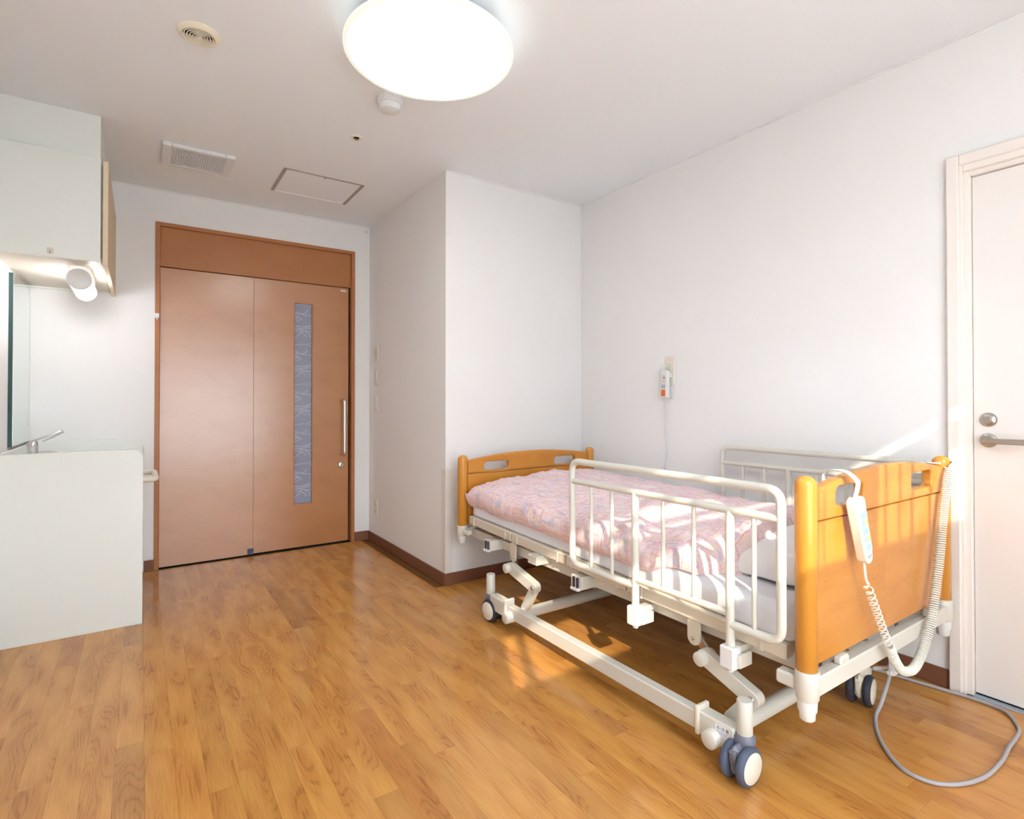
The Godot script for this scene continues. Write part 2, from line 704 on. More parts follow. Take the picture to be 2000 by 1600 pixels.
	var fr := paint("frosted_glass", Color8(244, 247, 250), 0.6, 0.4)
	fr.backlight_enabled = true
	fr.backlight = Color.WHITE
	var cl := paint("clear_glass", Color(1, 1, 1, 0.04), 0.02, 0.5)
	cl.transparency = BaseMaterial3D.TRANSPARENCY_ALPHA
	paint("guard_plastic", Color8(236, 228, 219), 0.3, 0.5)
	var ls := paint("lamp_shade", Color8(250, 252, 246), 0.4, 0.5)
	ls.emission_enabled = true
	ls.emission = Color(0.96, 0.985, 1.0)
	ls.emission_energy_multiplier = 1.6
	var lt := paint("lamp_tube", Color8(250, 250, 250), 0.4, 0.5)
	lt.emission_enabled = true
	lt.emission = Color(0.97, 0.98, 1.0)
	lt.emission_energy_multiplier = 2.0
	var rimm := paint("lamp_rim", Color8(244, 247, 240), 0.25, 0.5)
	rimm.emission_enabled = true
	rimm.emission = Color(0.97, 1.0, 0.94)
	rimm.emission_energy_multiplier = 0.45


# ================================================================ scene
func _ready() -> void:
	# ---- camera
	var near := 0.05
	var f := 1068.46
	var cam := Camera3D.new()
	cam.name = "camera"
	add_child(cam)
	cam.position = EYE
	cam.rotation = Vector3(0.0089, -0.5958, 0)
	cam.set_frustum(near * 1600.0 / f, Vector2(0, -near * (800.0 - 772.18) / f), near, 60.0)
	cam.current = true
	# ---- sky and exposure
	var env := Environment.new()
	env.background_mode = Environment.BG_SKY
	var sm := ProceduralSkyMaterial.new()
	sm.sky_top_color = Color(0.87, 0.94, 1.0)
	sm.sky_horizon_color = Color(0.91, 0.96, 1.0)
	sm.ground_horizon_color = Color(0.80, 0.85, 0.88)
	sm.ground_bottom_color = Color(0.62, 0.60, 0.56)
	sm.energy_multiplier = 22.0
	sm.sun_angle_max = 1.0
	var sky := Sky.new()
	sky.sky_material = sm
	env.sky = sky
	env.tonemap_mode = Environment.TONE_MAPPER_LINEAR
	env.tonemap_exposure = 0.95
	env.sdfgi_enabled = true
	env.ssao_enabled = true
	env.ssil_enabled = true
	var we := WorldEnvironment.new()
	we.name = "environment"
	we.environment = env
	add_child(we)
	# ---- sun: low winter sun through the clear upper panes of the window behind the camera
	var sun := DirectionalLight3D.new()
	sun.name = "sun"
	add_child(sun)
	sun.look_at_from_position(Vector3.ZERO, Vector3(0.523, -0.681, -1.0), Vector3.UP)
	sun.light_color = Color(1.0, 0.95, 0.86)
	sun.light_energy = 2.1
	sun.light_angular_distance = 0.55
	sun.shadow_enabled = true
	sun.sky_mode = DirectionalLight3D.SKY_MODE_LIGHT_ONLY

	rng.seed = 4
	make_materials()
	build_shell()
	build_sliding_door()
	build_bath_door()
	build_window()
	build_wash_corner()
	build_bed()
	build_bedding()
	build_rails()
	build_remote()
	build_power_cord()
	build_call_unit()
	build_ceiling_fittings()
	build_wall_fittings()


# ---------------------------------------------------------------- room shell
func build_shell() -> void:
	# floor: printed strip boards, each a board of its own
	var fl := put(mb().box(Vector3(XL - 0.12, -0.12, ZF - 0.12), Vector3(XR + 0.12, -0.004, ZN + 0.12)), "floor", M.subfloor)
	struct(fl, "glossy orange brown wood strip floor")
	var W := 0.0755
	var k0 := int(floor((XL - 0.014) / W))
	var k1 := int(ceil((XR - 0.014) / W))
	for k in range(k0, k1 + 1):
		var x0 := maxf(XL, 0.014 + k * W)
		var x1 := minf(XR, 0.014 + (k + 1) * W)
		if x1 - x0 < 0.004:
			continue
		var ph := fposmod(k * 0.318 + 0.13 * (k % 3), 0.87)
		if k == 0:
			ph = fposmod(2.065, 0.87)
		if k == 9:
			ph = fposmod(1.667, 0.87)
		var z0 := -0.87 * 6 - ph + 0.87
		while z0 < ZN:
			var a := maxf(z0, ZF)
			var b := minf(z0 + 0.87, ZN)
			if x0 > XC:
				a = maxf(a, ZC)
			elif x1 > XC:
				a = maxf(a, ZC)
			z0 += 0.87
			if b - a < 0.01:
				continue
			var t := 1.0 + rng.randfn(0.0, 0.075)
			var warm := rng.randfn(0.0, 0.03)
			var m := mb()
			m.col = Color(clampf(t, 0.78, 1.12), clampf(t * (1.0 - 0.6 * absf(warm) - warm * 0.5), 0.7, 1.1), clampf(t * (1.0 - warm * 1.4), 0.65, 1.12))
			var g := 0.0002
			var uo := rng.randf_range(0.0, 0.6 - W)
			var vo := rng.randf_range(0.0, 1.8 - 0.87)
			var flipv := rng.randf() < 0.5
			var UV := func(x: float, z: float) -> Vector2:
				var vv := (z - a) if flipv else (b - z)
				return Vector2((uo + x - x0) / 0.6, (vo + vv) / 1.8)
			var A := Vector3(x0 + g, 0, b - g)
			var B2 := Vector3(x1 - g, 0, b - g)
			var C2 := Vector3(x1 - g, 0, a + g)
			var D2 := Vector3(x0 + g, 0, a + g)
			m.tri3(A, B2, C2, Vector3.UP, Vector3.UP, Vector3.UP, UV.call(A.x, A.z), UV.call(B2.x, B2.z), UV.call(C2.x, C2.z))
			m.tri3(A, C2, D2, Vector3.UP, Vector3.UP, Vector3.UP, UV.call(A.x, A.z), UV.call(C2.x, C2.z), UV.call(D2.x, D2.z))
			var dn := Vector3(0, -0.004, 0)
			var gg := g * 0.6
			for e in [[A, B2, Vector3(-gg, 0, gg), Vector3(gg, 0, gg)], [B2, C2, Vector3(gg, 0, gg), Vector3(gg, 0, -gg)], [C2, D2, Vector3(gg, 0, -gg), Vector3(-gg, 0, -gg)], [D2, A, Vector3(-gg, 0, -gg), Vector3(-gg, 0, gg)]]:
				m.quad(e[0] + dn + e[2], e[1] + dn + e[3], e[1], e[0])
			put(m, "plank", M.floor_wood, fl)
	# ceiling
	struct(put(mb().box(Vector3(XL - 0.12, CEIL, ZF - 0.12), Vector3(XR + 0.12, CEIL + 0.12, ZN + 0.12)), "ceiling", M.ceiling_paper), "white papered ceiling")
	# far wall, open for the sliding door
	var w := mb()
	w.box(Vector3(XL - 0.12, 0, ZF - 0.12), Vector3(DX0, CEIL, ZF))
	w.box(Vector3(DX1, 0, ZF - 0.12), Vector3(XC + 0.1, CEIL, ZF))
	w.box(Vector3(DX0, DH, ZF - 0.12), Vector3(DX1, CEIL, ZF))
	struct(put(w, "wall_far", M.wallpaper), "white papered wall around the brown sliding door")
	struct(put(mb().box(Vector3(DX0 - 0.1, -0.1, ZF - 0.2), Vector3(DX1 + 0.1, DH + 0.1, ZF - 0.12)), "wall_passage", M.wallpaper), "wall of the passage behind the sliding door")
	struct(put(mb().box(Vector3(XL - 0.12, 0, ZF), Vector3(XL, CEIL, ZN + 0.12)), "wall_left", M.wallpaper), "white papered wall behind the mirror and washbasin")
	# partition block in the far right corner
	struct(put(mb().box(Vector3(XC, 0, ZF - 0.12), Vector3(XR + 0.12, CEIL, ZC)), "wall_partition", M.wallpaper), "white papered partition block behind the foot of the bed")
	# right wall, open for the white door
	w = mb()
	w.box(Vector3(XR, 0, ZC), Vector3(XR + 0.12, CEIL, -0.79))
	w.box(Vector3(XR, 2.03, -0.79), Vector3(XR + 0.12, CEIL, 0.07))
	w.box(Vector3(XR, 0, 0.07), Vector3(XR + 0.12, CEIL, ZN + 0.12))
	struct(put(w, "wall_right", M.wallpaper), "white papered wall along the bed")
	# baseboards
	var bh := 0.072
	var bt := 0.008
	struct(put(mb().box(Vector3(XR - bt, 0, ZC), Vector3(XR, bh, -0.804), 0.002), "baseboard_right", M.baseboard), "brown baseboard under the wall beside the bed")
	struct(put(mb().box(Vector3(XC - bt, 0, ZC), Vector3(XR - bt, bh, ZC + bt), 0.002), "baseboard_partition", M.baseboard), "brown baseboard along the front of the partition block")
	struct(put(mb().box(Vector3(XC - bt, 0, ZF), Vector3(XC, bh, ZC), 0.002), "baseboard_partition_side", M.baseboard), "brown baseboard along the side of the partition block")
	struct(put(mb().box(Vector3(DX1 + 0.001, 0, ZF), Vector3(XC - bt, bh, ZF + bt), 0.002), "baseboard_far", M.baseboard), "short brown baseboard right of the sliding door")
	struct(put(mb().box(Vector3(0.02, 0, ZF), Vector3(DX0 - 0.001, bh, ZF + bt), 0.002), "baseboard_far_left", M.baseboard), "short brown baseboard left of the sliding door")
	struct(put(mb().box(Vector3(XL, 0, -3.29), Vector3(XL + bt, bh, ZN), 0.002), "baseboard_left", M.baseboard), "brown baseboard of the left wall")
	# thin bead where walls meet the ceiling
	struct(put(mb().box(Vector3(XR - 0.007, CEIL - 0.007, ZC), Vector3(XR, CEIL, ZN)), "trim_1", M.cove), "thin white bead between the right wall and the ceiling")
	struct(put(mb().box(Vector3(XC, CEIL - 0.007, ZC), Vector3(XR, CEIL, ZC + 0.007)), "trim_2", M.cove), "thin white bead between the partition front and the ceiling")
	struct(put(mb().box(Vector3(XL, CEIL - 0.007, ZF), Vector3(XC, CEIL, ZF + 0.007)), "trim_3", M.cove), "thin white bead between the far wall and the ceiling")
	# house across the yard outside the window
	struct(put(mb().box(Vector3(-12, -0.2, 11.0), Vector3(14, 4.6, 11.6)), "building_outside", M.outside_wall), "plain wall of a house across the yard")
	# ground outside the window
	struct(put(mb().box(Vector3(-14, -0.4, ZN + 0.13), Vector3(16, -0.2, 24)), "ground_outside", M.outside_ground), "pale ground outside the window")


func build_sliding_door() -> void:
	var d := node("door_1")
	struct(d, "brown wooden double sliding door with a narrow printed glass strip")
	# frame, flush with the wall
	var fw := 0.027
	put(mb().box(Vector3(DX0, 0, ZF - 0.11), Vector3(DX0 + fw, DH, ZF + 0.008), 0.002), "jamb", M.door_frame_wood, d)
	put(mb().box(Vector3(DX1 - fw, 0, ZF - 0.11), Vector3(DX1, DH, ZF + 0.008), 0.002), "jamb", M.door_frame_wood, d)
	put(mb().box(Vector3(DX0 + fw, DH - 0.025, ZF - 0.11), Vector3(DX1 - fw, DH, ZF + 0.008), 0.002), "head_jamb", M.door_frame_wood, d)
	put(mb().box(Vector3(DX0 + fw, 1.999, ZF - 0.07), Vector3(DX1 - fw, DH - 0.025, ZF - 0.012), 0.002), "transom_panel", M.door_frame_wood, d)
	put(mb().box(Vector3(DX0 + fw, 0.0, ZF - 0.11), Vector3(DX1 - fw, 0.003, ZF - 0.005)), "floor_track", M.dark_hole, d)
	# fixed-looking left leaf in front, right leaf behind it
	put(mb().box(Vector3(DX0 + fw, 0.008, ZF - 0.05), Vector3(0.669, 1.994, ZF - 0.016), 0.002), "leaf", M.door_wood, d)
	var lx0 := 0.6700
	var lx1 := 1.352
	var leaf := mb()
	leaf.xf = Transform3D(Basis.IDENTITY, Vector3(0, 0, ZF - 0.038))
	var gx0 := 0.948
	var gx1 := 1.077
	var gy0 := 0.335
	var gy1 := 1.840
	leaf.plate(PackedVector2Array([Vector2(lx0, 0.012), Vector2(lx1, 0.012), Vector2(lx1, 1.994), Vector2(lx0, 1.994)]), 0.034, 0.0, [PackedVector2Array([Vector2(gx0, gy0), Vector2(gx1, gy0), Vector2(gx1, gy1), Vector2(gx0, gy1)])], [(gx0 + gx1) / 2])
	var lf := put(leaf, "leaf", M.door_wood, d)
	var gm := mb()
	var zg := ZF - 0.036
	gm.tri3(Vector3(gx0, gy0, zg), Vector3(gx1, gy0, zg), Vector3(gx1, gy1, zg), Vector3.BACK, Vector3.BACK, Vector3.BACK, Vector2(0, 1), Vector2(1, 1), Vector2(1, 0))
	gm.tri3(Vector3(gx0, gy0, zg), Vector3(gx1, gy1, zg), Vector3(gx0, gy1, zg), Vector3.BACK, Vector3.BACK, Vector3.BACK, Vector2(0, 1), Vector2(1, 0), Vector2(0, 0))
	gm.quad(Vector3(gx1, gy0, zg - 0.005), Vector3(gx0, gy0, zg - 0.005), Vector3(gx0, gy1, zg - 0.005), Vector3(gx1, gy1, zg - 0.005))
	put(gm, "glass_strip", M.printed_glass, lf).set_meta("label", "grey blue glass strip printed with pale arcs")
	# slim bead round the glass
	var bd := mb()
	for q in [[gx0 - 0.004, gy0 - 0.004, gx0 + 0.002, gy1 + 0.004], [gx1 - 0.002, gy0 - 0.004, gx1 + 0.004, gy1 + 0.004], [gx0, gy0 - 0.004, gx1, gy0 + 0.002], [gx0, gy1 - 0.002, gx1, gy1 + 0.004]]:
		bd.box(Vector3(q[0], q[1], ZF - 0.030), Vector3(q[2], q[3], ZF - 0.019))
	put(bd, "glass_bead", M.door_frame_wood, lf)
	var hz := ZF + 0.028
	var hp := fillet([Vector3(1.296, 1.115, ZF - 0.02), Vector3(1.310, 1.115, hz), Vector3(1.310, 0.692, hz), Vector3(1.296, 0.692, ZF - 0.02)], 0.022, 6)
	put(mb().tube(hp, 0.0125, 14), "pull_bar", M.chrome, lf).set_meta("label", "long chrome pull bar")
	var lk := mb()
	lk.xf = Transform3D(Basis(Vector3.RIGHT, PI / 2), Vector3(1.297, 0.606, ZF - 0.021))
	lk.lathe([Vector2(0, 0.0), Vector2(0.024, 0.0), Vector2(0.024, 0.006), Vector2(0.019, 0.011), Vector2(0.010, 0.012), Vector2(0.009, 0.018), Vector2(0, 0.018)], 24)
	put(lk, "lock_knob", M.chrome, lf)
	put(mb().box(Vector3(1.288, 1.963, ZF - 0.022), Vector3(1.334, 1.977, ZF - 0.012), 0.002), "latch_tab", M.ivory_plastic, lf)
	put(mb().box(Vector3(0.632, 0.012, ZF - 0.024), Vector3(0.672, 0.052, ZF - 0.008), 0.003), "guide_block", M.slate_plastic, d)
	# small white cable clip on the frame
	var k := thing("frame_hook", Vector3(0.083, 1.655, ZF + 0.008), "small white plastic hook stuck on the left jamb of the brown door", "hook")
	put(mb().cbox(Vector3(0, 0.012, 0.003), Vector3(0.026, 0.030, 0.006), 0.002), "plate", M.white_plastic, k)
	put(mb().tube(fillet([Vector3(0, 0.008, 0.004), Vector3(0, 0.000, 0.010), Vector3(0, -0.012, 0.012), Vector3(0, -0.012, 0.022)], 0.006), 0.004, 8), "prong", M.white_plastic, k)


func build_bath_door() -> void:
	var d := node("door_2")
	struct(d, "white flush door with a lever handle right of the bed")
	# casing with a step, proud of the wall
	for s in [0, 1]:
		var a := -0.804 if s == 0 else 0.016
		var b := -0.736 if s == 0 else 0.084
		var i0 := -0.790 if s == 0 else 0.034
		var i1 := -0.752 if s == 0 else 0.070
		put(mb().box(Vector3(XR - 0.022, 0, a if s == 0 else b - 0.04), Vector3(XR, 2.045, a + 0.04 if s == 0 else b), 0.004), "casing", M.bath_trim, d)
		put(mb().box(Vector3(XR - 0.012, 0, i0), Vector3(XR + 0.11, 2.024, i1 - 0.002), 0.003), "inner_jamb", M.bath_trim, d)
		put(mb().box(Vector3(XR + 0.004, 0, minf(i1, a) if s == 0 else a), Vector3(XR + 0.11, 2.0, b if s == 0 else 0.04), 0.003), "door_stop", M.bath_trim, d)
	put(mb().box(Vector3(XR - 0.022, 2.004, -0.764), Vector3(XR, 2.045, 0.044), 0.004), "head_casing", M.bath_trim, d)
	put(mb().box(Vector3(XR - 0.012, 1.980, -0.754), Vector3(XR + 0.11, 2.030, 0.034), 0.003), "head_jamb", M.bath_trim, d)
	put(mb().box(Vector3(XR + 0.004, 1.962, -0.740), Vector3(XR + 0.11, 1.982, 0.020), 0.003), "head_stop", M.bath_trim, d)
	var leaf := put(mb().box(Vector3(XR + 0.022, 0.012, -0.735), Vector3(XR + 0.06, 1.96, 0.015), 0.002), "leaf", M.bath_door, d)
	put(mb().box(Vector3(XR + 0.0, 0, -0.735), Vector3(XR + 0.11, 0.004, 0.015)), "threshold", M.steel_label, d)
	put(mb().box(Vector3(XR + 0.03, 0.0, -0.735), Vector3(XR + 0.05, 0.0125, 0.015)), "seal", M.dark_hole, d)
	put(mb().box(Vector3(XR + 0.108, 0.0, -0.80), Vector3(XR + 0.118, 2.05, 0.08)), "back_panel", M.bath_door, d)
	var side := Basis(Vector3.BACK, PI / 2)  # +y turns to -x
	var b := mb()
	b.xf = Transform3D(side, Vector3(XR + 0.022, 1.040, -0.690))
	b.lathe([Vector2(0, 0.0), Vector2(0.026, 0.0), Vector2(0.026, 0.004), Vector2(0.020, 0.010), Vector2(0.012, 0.012), Vector2(0.012, 0.020), Vector2(0, 0.020)], 28)
	b.cbox(Vector3(0, 0.022, 0), Vector3(0.006, 0.010, 0.020), 0.001)
	put(b, "thumb_turn", M.satin_steel, leaf).set_meta("label", "round steel thumb turn")
	b = mb()
	b.xf = Transform3D(side, Vector3(XR + 0.022, 0.963, -0.690))
	b.lathe([Vector2(0, 0.0), Vector2(0.026, 0.0), Vector2(0.026, 0.005), Vector2(0.023, 0.008), Vector2(0.010, 0.008), Vector2(0.010, 0.045), Vector2(0, 0.045)], 28)
	b.xf = Transform3D.IDENTITY
	b.box(Vector3(XR - 0.032, 0.953, -0.702), Vector3(XR - 0.016, 0.973, -0.578), 0.004)
	b.box(Vector3(XR - 0.032, 0.953, -0.590), Vector3(XR + 0.004, 0.973, -0.576), 0.004)
	put(b, "lever_handle", M.satin_steel, leaf).set_meta("label", "satin steel lever handle")


func build_window() -> void:
	# window behind the camera: clear panes above a transom, frosted panes below
	var x0 := -0.168
	var x1 := 1.735
	var y0 := 0.06
	var y1 := 2.42
	var w := mb()
	w.box(Vector3(XL - 0.12, 0, ZN), Vector3(x0 - 0.10, CEIL, ZN + 0.12))
	w.box(Vector3(x1, 0, ZN), Vector3(XR + 0.12, CEIL, ZN + 0.12))
	w.box(Vector3(x0 - 0.10, y1, ZN), Vector3(x1, CEIL, ZN + 0.12))
	w.box(Vector3(x0 - 0.10, -0.1, ZN), Vector3(x1, y0, ZN + 0.12))
	struct(put(w, "wall_near", M.wallpaper), "white papered wall around the window")
	var win := node("window_1")
	struct(win, "wide window with frosted lower panes and clear upper panes")
	var zf := ZN
	for q in [[x0 - 0.12, y0 - 0.02, x0, y1 + 0.02], [x1, y0, x1 + 0.02, y1]]:
		put(mb().box(Vector3(q[0], q[1], zf - 0.008), Vector3(q[2], q[3], zf), 0.001), "side_casing", M.window_frame, win)
	put(mb().box(Vector3(x0, 1.69, zf - 0.02), Vector3(x1, 1.765, zf + 0.02), 0.002), "transom_bar", M.window_frame, win)
	put(mb().box(Vector3(x0, 2.05, zf - 0.004), Vector3(x1, 2.165, zf + 0.004), 0.001), "glazing_bar", M.window_frame, win)
	put(mb().box(Vector3(x0, 2.20, zf - 0.004), Vector3(0.93, 2.245, zf + 0.004), 0.001), "glazing_bar", M.window_frame, win)
	put(mb().box(Vector3(0.93, 2.202, zf - 0.004), Vector3(x1, y1, zf + 0.004), 0.001), "blind_box", M.window_frame, win)
	for q in [[-0.085, 0.045], [0.702, 0.016], [0.738, 0.010], [0.972, 0.21], [1.132, 0.022], [1.235, 0.016], [1.337, 0.024], [1.49, 0.022]]:
		put(mb().box(Vector3(q[0] - q[1] / 2, 1.765, zf - 0.004), Vector3(q[0] + q[1] / 2, 2.05, zf + 0.004), 0.001), "mullion", M.window_frame, win)
	put(mb().box(Vector3(x0, 1.765, zf + 0.03), Vector3(x1, y1, zf + 0.034)), "clear_pane", M.clear_glass, win)
	for k in 2:
		var a := x0 + (x1 - x0) * k / 2
		var b := a + (x1 - x0) / 2
		put(mb().quad_pane(Vector3(a + 0.03, y0 + 0.03, zf + 0.01), Vector3(b - 0.03, 1.69, zf + 0.01)), "frosted_pane", M.frosted_glass, win)
		put(mb().box(Vector3(a, y0, zf - 0.01), Vector3(a + 0.03, 1.69, zf + 0.02)), "stile", M.window_frame, win)
		put(mb().box(Vector3(b - 0.03, y0, zf - 0.01), Vector3(b, 1.69, zf + 0.02)), "stile", M.window_frame, win)
		put(mb().box(Vector3(a + 0.03, y0, zf - 0.01), Vector3(b - 0.03, y0 + 0.03, zf + 0.02)), "bottom_rail", M.window_frame, win)


# ---------------------------------------------------------------- washbasin corner
func build_wash_corner() -> void:
	var zn := -3.297
	var u := thing("washbasin_unit", Vector3(0, 0, 0), "pale washbasin unit with tall end panels standing against the left wall", "washbasin")
	for z in [zn - 0.011, ZF + 0.012]:
		var p := mb()
		p.xf = Transform3D(Basis.IDENTITY, Vector3(0, 0, z))
		p.plate(rounded(XL + 0.002, 0.0, 0.010, 0.866, [0.0, 0.0, 0.045, 0.0]), 0.022, 0.0015)
		put(p, "end_panel", M.laminate, u)
	# counter with a cut-out for the bowl
	var za := zn - 0.022
	var zb := ZF + 0.023
	var zc := (za + zb) / 2
	var ct := mb()
	ct.xf = Transform3D(Basis(Vector3(1, 0, 0), Vector3(0, 0, -1), Vector3(0, 1, 0)), Vector3(0, 0.785, 0))
	var hole := PackedVector2Array()
	for s in 32:
		var an := TAU * s / 32
		hole.append(Vector2(-0.26 + 0.165 * cos(an), -zc + 0.25 * sin(an)))
	ct.plate(PackedVector2Array([Vector2(XL + 0.002, -za), Vector2(-0.03, -za), Vector2(-0.03, -zb), Vector2(XL + 0.002, -zb)]), 0.03, 0.0, [hole], [-0.26])
	put(ct, "counter", M.porcelain, u)
	var bowl := mb()
	bowl.xf = Transform3D(Basis.from_scale(Vector3(0.165, 1, 0.25)), Vector3(-0.26, 0.8, zc))
	bowl.lathe([Vector2(0, -0.14), Vector2(0.55, -0.135), Vector2(0.85, -0.10), Vector2(0.97, -0.04), Vector2(1.0, -0.001), Vector2(0.94, -0.005), Vector2(0.90, -0.04), Vector2(0.8, -0.09), Vector2(0.5, -0.12), Vector2(0, -0.125)], 36, 0.3)
	put(bowl, "bowl", M.porcelain, u)
	put(mb().box(Vector3(XL + 0.002, 0.80, zb), Vector3(XL + 0.022, 0.858, za), 0.003), "backsplash", M.laminate, u)
	put(mb().box(Vector3(-0.05, 0.62, zb), Vector3(-0.032, 0.77, za), 0.002), "apron", M.laminate, u)
	for k in 2:
		var a: float = za + (zb - za) * k / 2.0
		var b: float = za + (zb - za) * (k + 1) / 2.0
		var dr := put(mb().box(Vector3(-0.05, 0.09, b + 0.002), Vector3(-0.032, 0.612, a - 0.002), 0.002), "cupboard_door", M.laminate, u)
		var kn := mb()
		kn.xf = Transform3D(Basis(Vector3.BACK, -PI / 2), Vector3(-0.032, 0.56, (a + b) / 2 + (0.03 - 0.38 * k) * -1.0 * 0.5))
		kn.lathe([Vector2(0, 0), Vector2(0.005, 0), Vector2(0.005, 0.012), Vector2(0.012, 0.016), Vector2(0.013, 0.024), Vector2(0.008, 0.029), Vector2(0, 0.03)], 16)
		put(kn, "knob", M.dark_rubber, dr)
	put(mb().box(Vector3(-0.10, 0.0, zb), Vector3(-0.082, 0.09, za), 0.001), "plinth", M.laminate, u)
	# grab bar in front of the basin
	var g := thing("grab_bar", Vector3(0, 0, 0), "white U-shaped grab bar sticking out from behind the washbasin panel", "grab bar")
	put(mb().tube(fillet([Vector3(-0.032, 0.70, -3.415), Vector3(0.066, 0.70, -3.415), Vector3(0.066, 0.70, -3.775), Vector3(-0.032, 0.70, -3.775)], 0.05, 8), 0.0155, 14), "bar", M.ivory_plastic, g)
	for z in [-3.415, -3.775]:
		var fl := mb()
		fl.xf = Transform3D(Basis(Vector3.BACK, -PI / 2), Vector3(-0.032, 0.70, z))
		fl.lathe([Vector2(0, 0), Vector2(0.03, 0), Vector2(0.03, 0.006), Vector2(0.022, 0.011), Vector2(0, 0.011)], 20)
		put(fl, "flange", M.ivory_plastic, g)
	# faucet
	var fc := thing("faucet", Vector3(-0.465, 0.80, zc + 0.03), "chrome single-lever faucet on the washbasin counter below the mirror", "faucet")
	put(mb().lathe([Vector2(0, 0), Vector2(0.027, 0), Vector2(0.027, 0.008), Vector2(0.022, 0.014), Vector2(0.0215, 0.060), Vector2(0.023, 0.062), Vector2(0.023, 0.092), Vector2(0.019, 0.100), Vector2(0, 0.102)], 24), "body", M.chrome, fc)
	put(mb().tube(fillet([Vector3(0, 0.030, 0), Vector3(0.06, 0.038, 0), Vector3(0.125, 0.028, 0), Vector3(0.130, 0.012, 0)], 0.02), 0.010, 12), "spout", M.chrome, fc)
	var lv := mb()
	lv.xf = Transform3D(Basis(Vector3(cos(0.42), sin(0.42), 0), Vector3(0, 0, 1), Vector3(sin(0.42), -cos(0.42), 0)), Vector3(-0.012, 0.094, 0))
	lv.plate(rounded(0.0, -0.016, 0.145, 0.016, [0.006, 0.010, 0.010, 0.006], 4), 0.010, 0.003)
	put(lv, "lever", M.chrome, fc)
	put(mb().tube([Vector3(0.04, 0.095, 0.0), Vector3(0.125, 0.144, 0.0)], 0.004, 8), "lever_rib", M.chrome, fc)
	# mirror
	var mr := thing("mirror", Vector3(XL, 0.872, (-3.765 + ZF) / 2), "tall frameless mirror on the left wall above the washbasin", "mirror")
	var hz := (-3.765 - ZF) / 2
	put(mb().box(Vector3(0.0, 0.0, -hz), Vector3(0.018, 0.897, hz)), "glass_edge", M.mirror_edge, mr)
	put(mb().box(Vector3(0.018, 0.002, -hz + 0.002), Vector3(0.019, 0.895, hz - 0.002)), "mirror_face", M.mirror, mr)
	# wall cabinet above
	var zfar := ZF + 0.001
	var cb := thing("wall_cabinet", Vector3(0, 0, 0), "pale wall cabinet hung over the washbasin up to the ceiling", "cabinet")
	put(mb().box(Vector3(XL, 1.779, zn - 0.018), Vector3(-0.166, 2.283, zn), 0.001), "end_panel", M.laminate, cb)
	put(mb().box(Vector3(XL, 1.779, zfar), Vector3(-0.166, 2.283, zfar + 0.018)), "end_panel", M.laminate, cb)
	put(mb().box(Vector3(XL, 1.790, zfar + 0.018), Vector3(-0.166, 1.806, zn - 0.018)), "bottom_panel", M.cabinet_side, cb)
	put(mb().box(Vector3(XL, 2.267, zfar + 0.018), Vector3(-0.166, 2.283, zn - 0.018)), "top_panel", M.laminate, cb)
	put(mb().box(Vector3(XL, 2.283, zfar), Vector3(-0.170, CEIL - 0.0005, zn - 0.035)), "filler_panel", M.laminate, cb)
	var zm := (zn + zfar) / 2
	put(mb().box(Vector3(-0.158, 1.768, zm + 0.002), Vector3(-0.137, 2.272, zn), 0.001), "cabinet_door", M.birch_edge, cb)
	put(mb().box(Vector3(-0.158, 1.768, zfar), Vector3(-0.137, 2.272, zm - 0.002), 0.001), "cabinet_door", M.birch_edge, cb)
	put(mb().box(Vector3(-0.166, 1.80, zfar + 0.03), Vector3(-0.158, 2.26, zn - 0.03)), "carcass_edge", M.cabinet_side, cb)
	var hk := thing("cabinet_hook", Vector3(-0.352, 1.806, zn), "small clear plastic hook on the end panel of the wall cabinet", "hook")
	put(mb().cbox(Vector3(0, 0, 0.0025), Vector3(0.024, 0.026, 0.005), 0.002), "plate", M.cabinet_side, hk)
	put(mb().tube(fillet([Vector3(0, 0.0, 0.004), Vector3(0, -0.002, 0.010), Vector3(0, -0.014, 0.011), Vector3(0, -0.013, 0.018)], 0.004), 0.0028, 8), "prong", M.satin_steel, hk)
	# lamp under the cabinet
	var lm := thing("cabinet_lamp", Vector3(-0.262, 1.725, 0), "white tubular lamp glowing under the wall cabinet", "lamp")
	var ax := Basis(Vector3.RIGHT, -PI / 2)
	var z0 := -3.50
	var z1 := -3.93
	var r := 0.050
	var t := mb()
	t.xf = Transform3D(ax, Vector3(0, 0, z0 - 0.02))
	t.lathe([Vector2(0, 0), Vector2(r, 0), Vector2(r, 0.39), Vector2(0, 0.39)], 28)
	put(t, "tube", M.lamp_tube, lm).set_meta("label", "glowing white tube")
	for z in [z0, z1 + 0.02]:
		var e := mb()
		e.xf = Transform3D(ax, Vector3(0, 0, z))
		e.lathe([Vector2(0, 0), Vector2(r - 0.002, 0), Vector2(r + 0.002, 0.004), Vector2(r + 0.002, 0.02), Vector2(0, 0.02)], 28)
		put(e, "end_cap", M.white_plastic, lm)
	put(mb().box(Vector3(-0.045, 0.035, z1 + 0.05), Vector3(0.045, 0.065, z0 - 0.05), 0.002), "mount", M.white_plastic, lm)
	var o := OmniLight3D.new()
	o.name = "cabinet_lamp_light"
	add_child(o)
	o.position = Vector3(-0.262, 1.725, -3.715)
	o.light_color = Color(0.97, 0.98, 1.0)
	o.light_energy = 0.15
	o.light_size = 0.05
	o.omni_range = 8.0
	o.omni_attenuation = 2.0
	o.shadow_enabled = true


# ---------------------------------------------------------------- bed
func plat_y(z: float) -> float:
	return 0.43 + (-1.75 - z) * 0.028


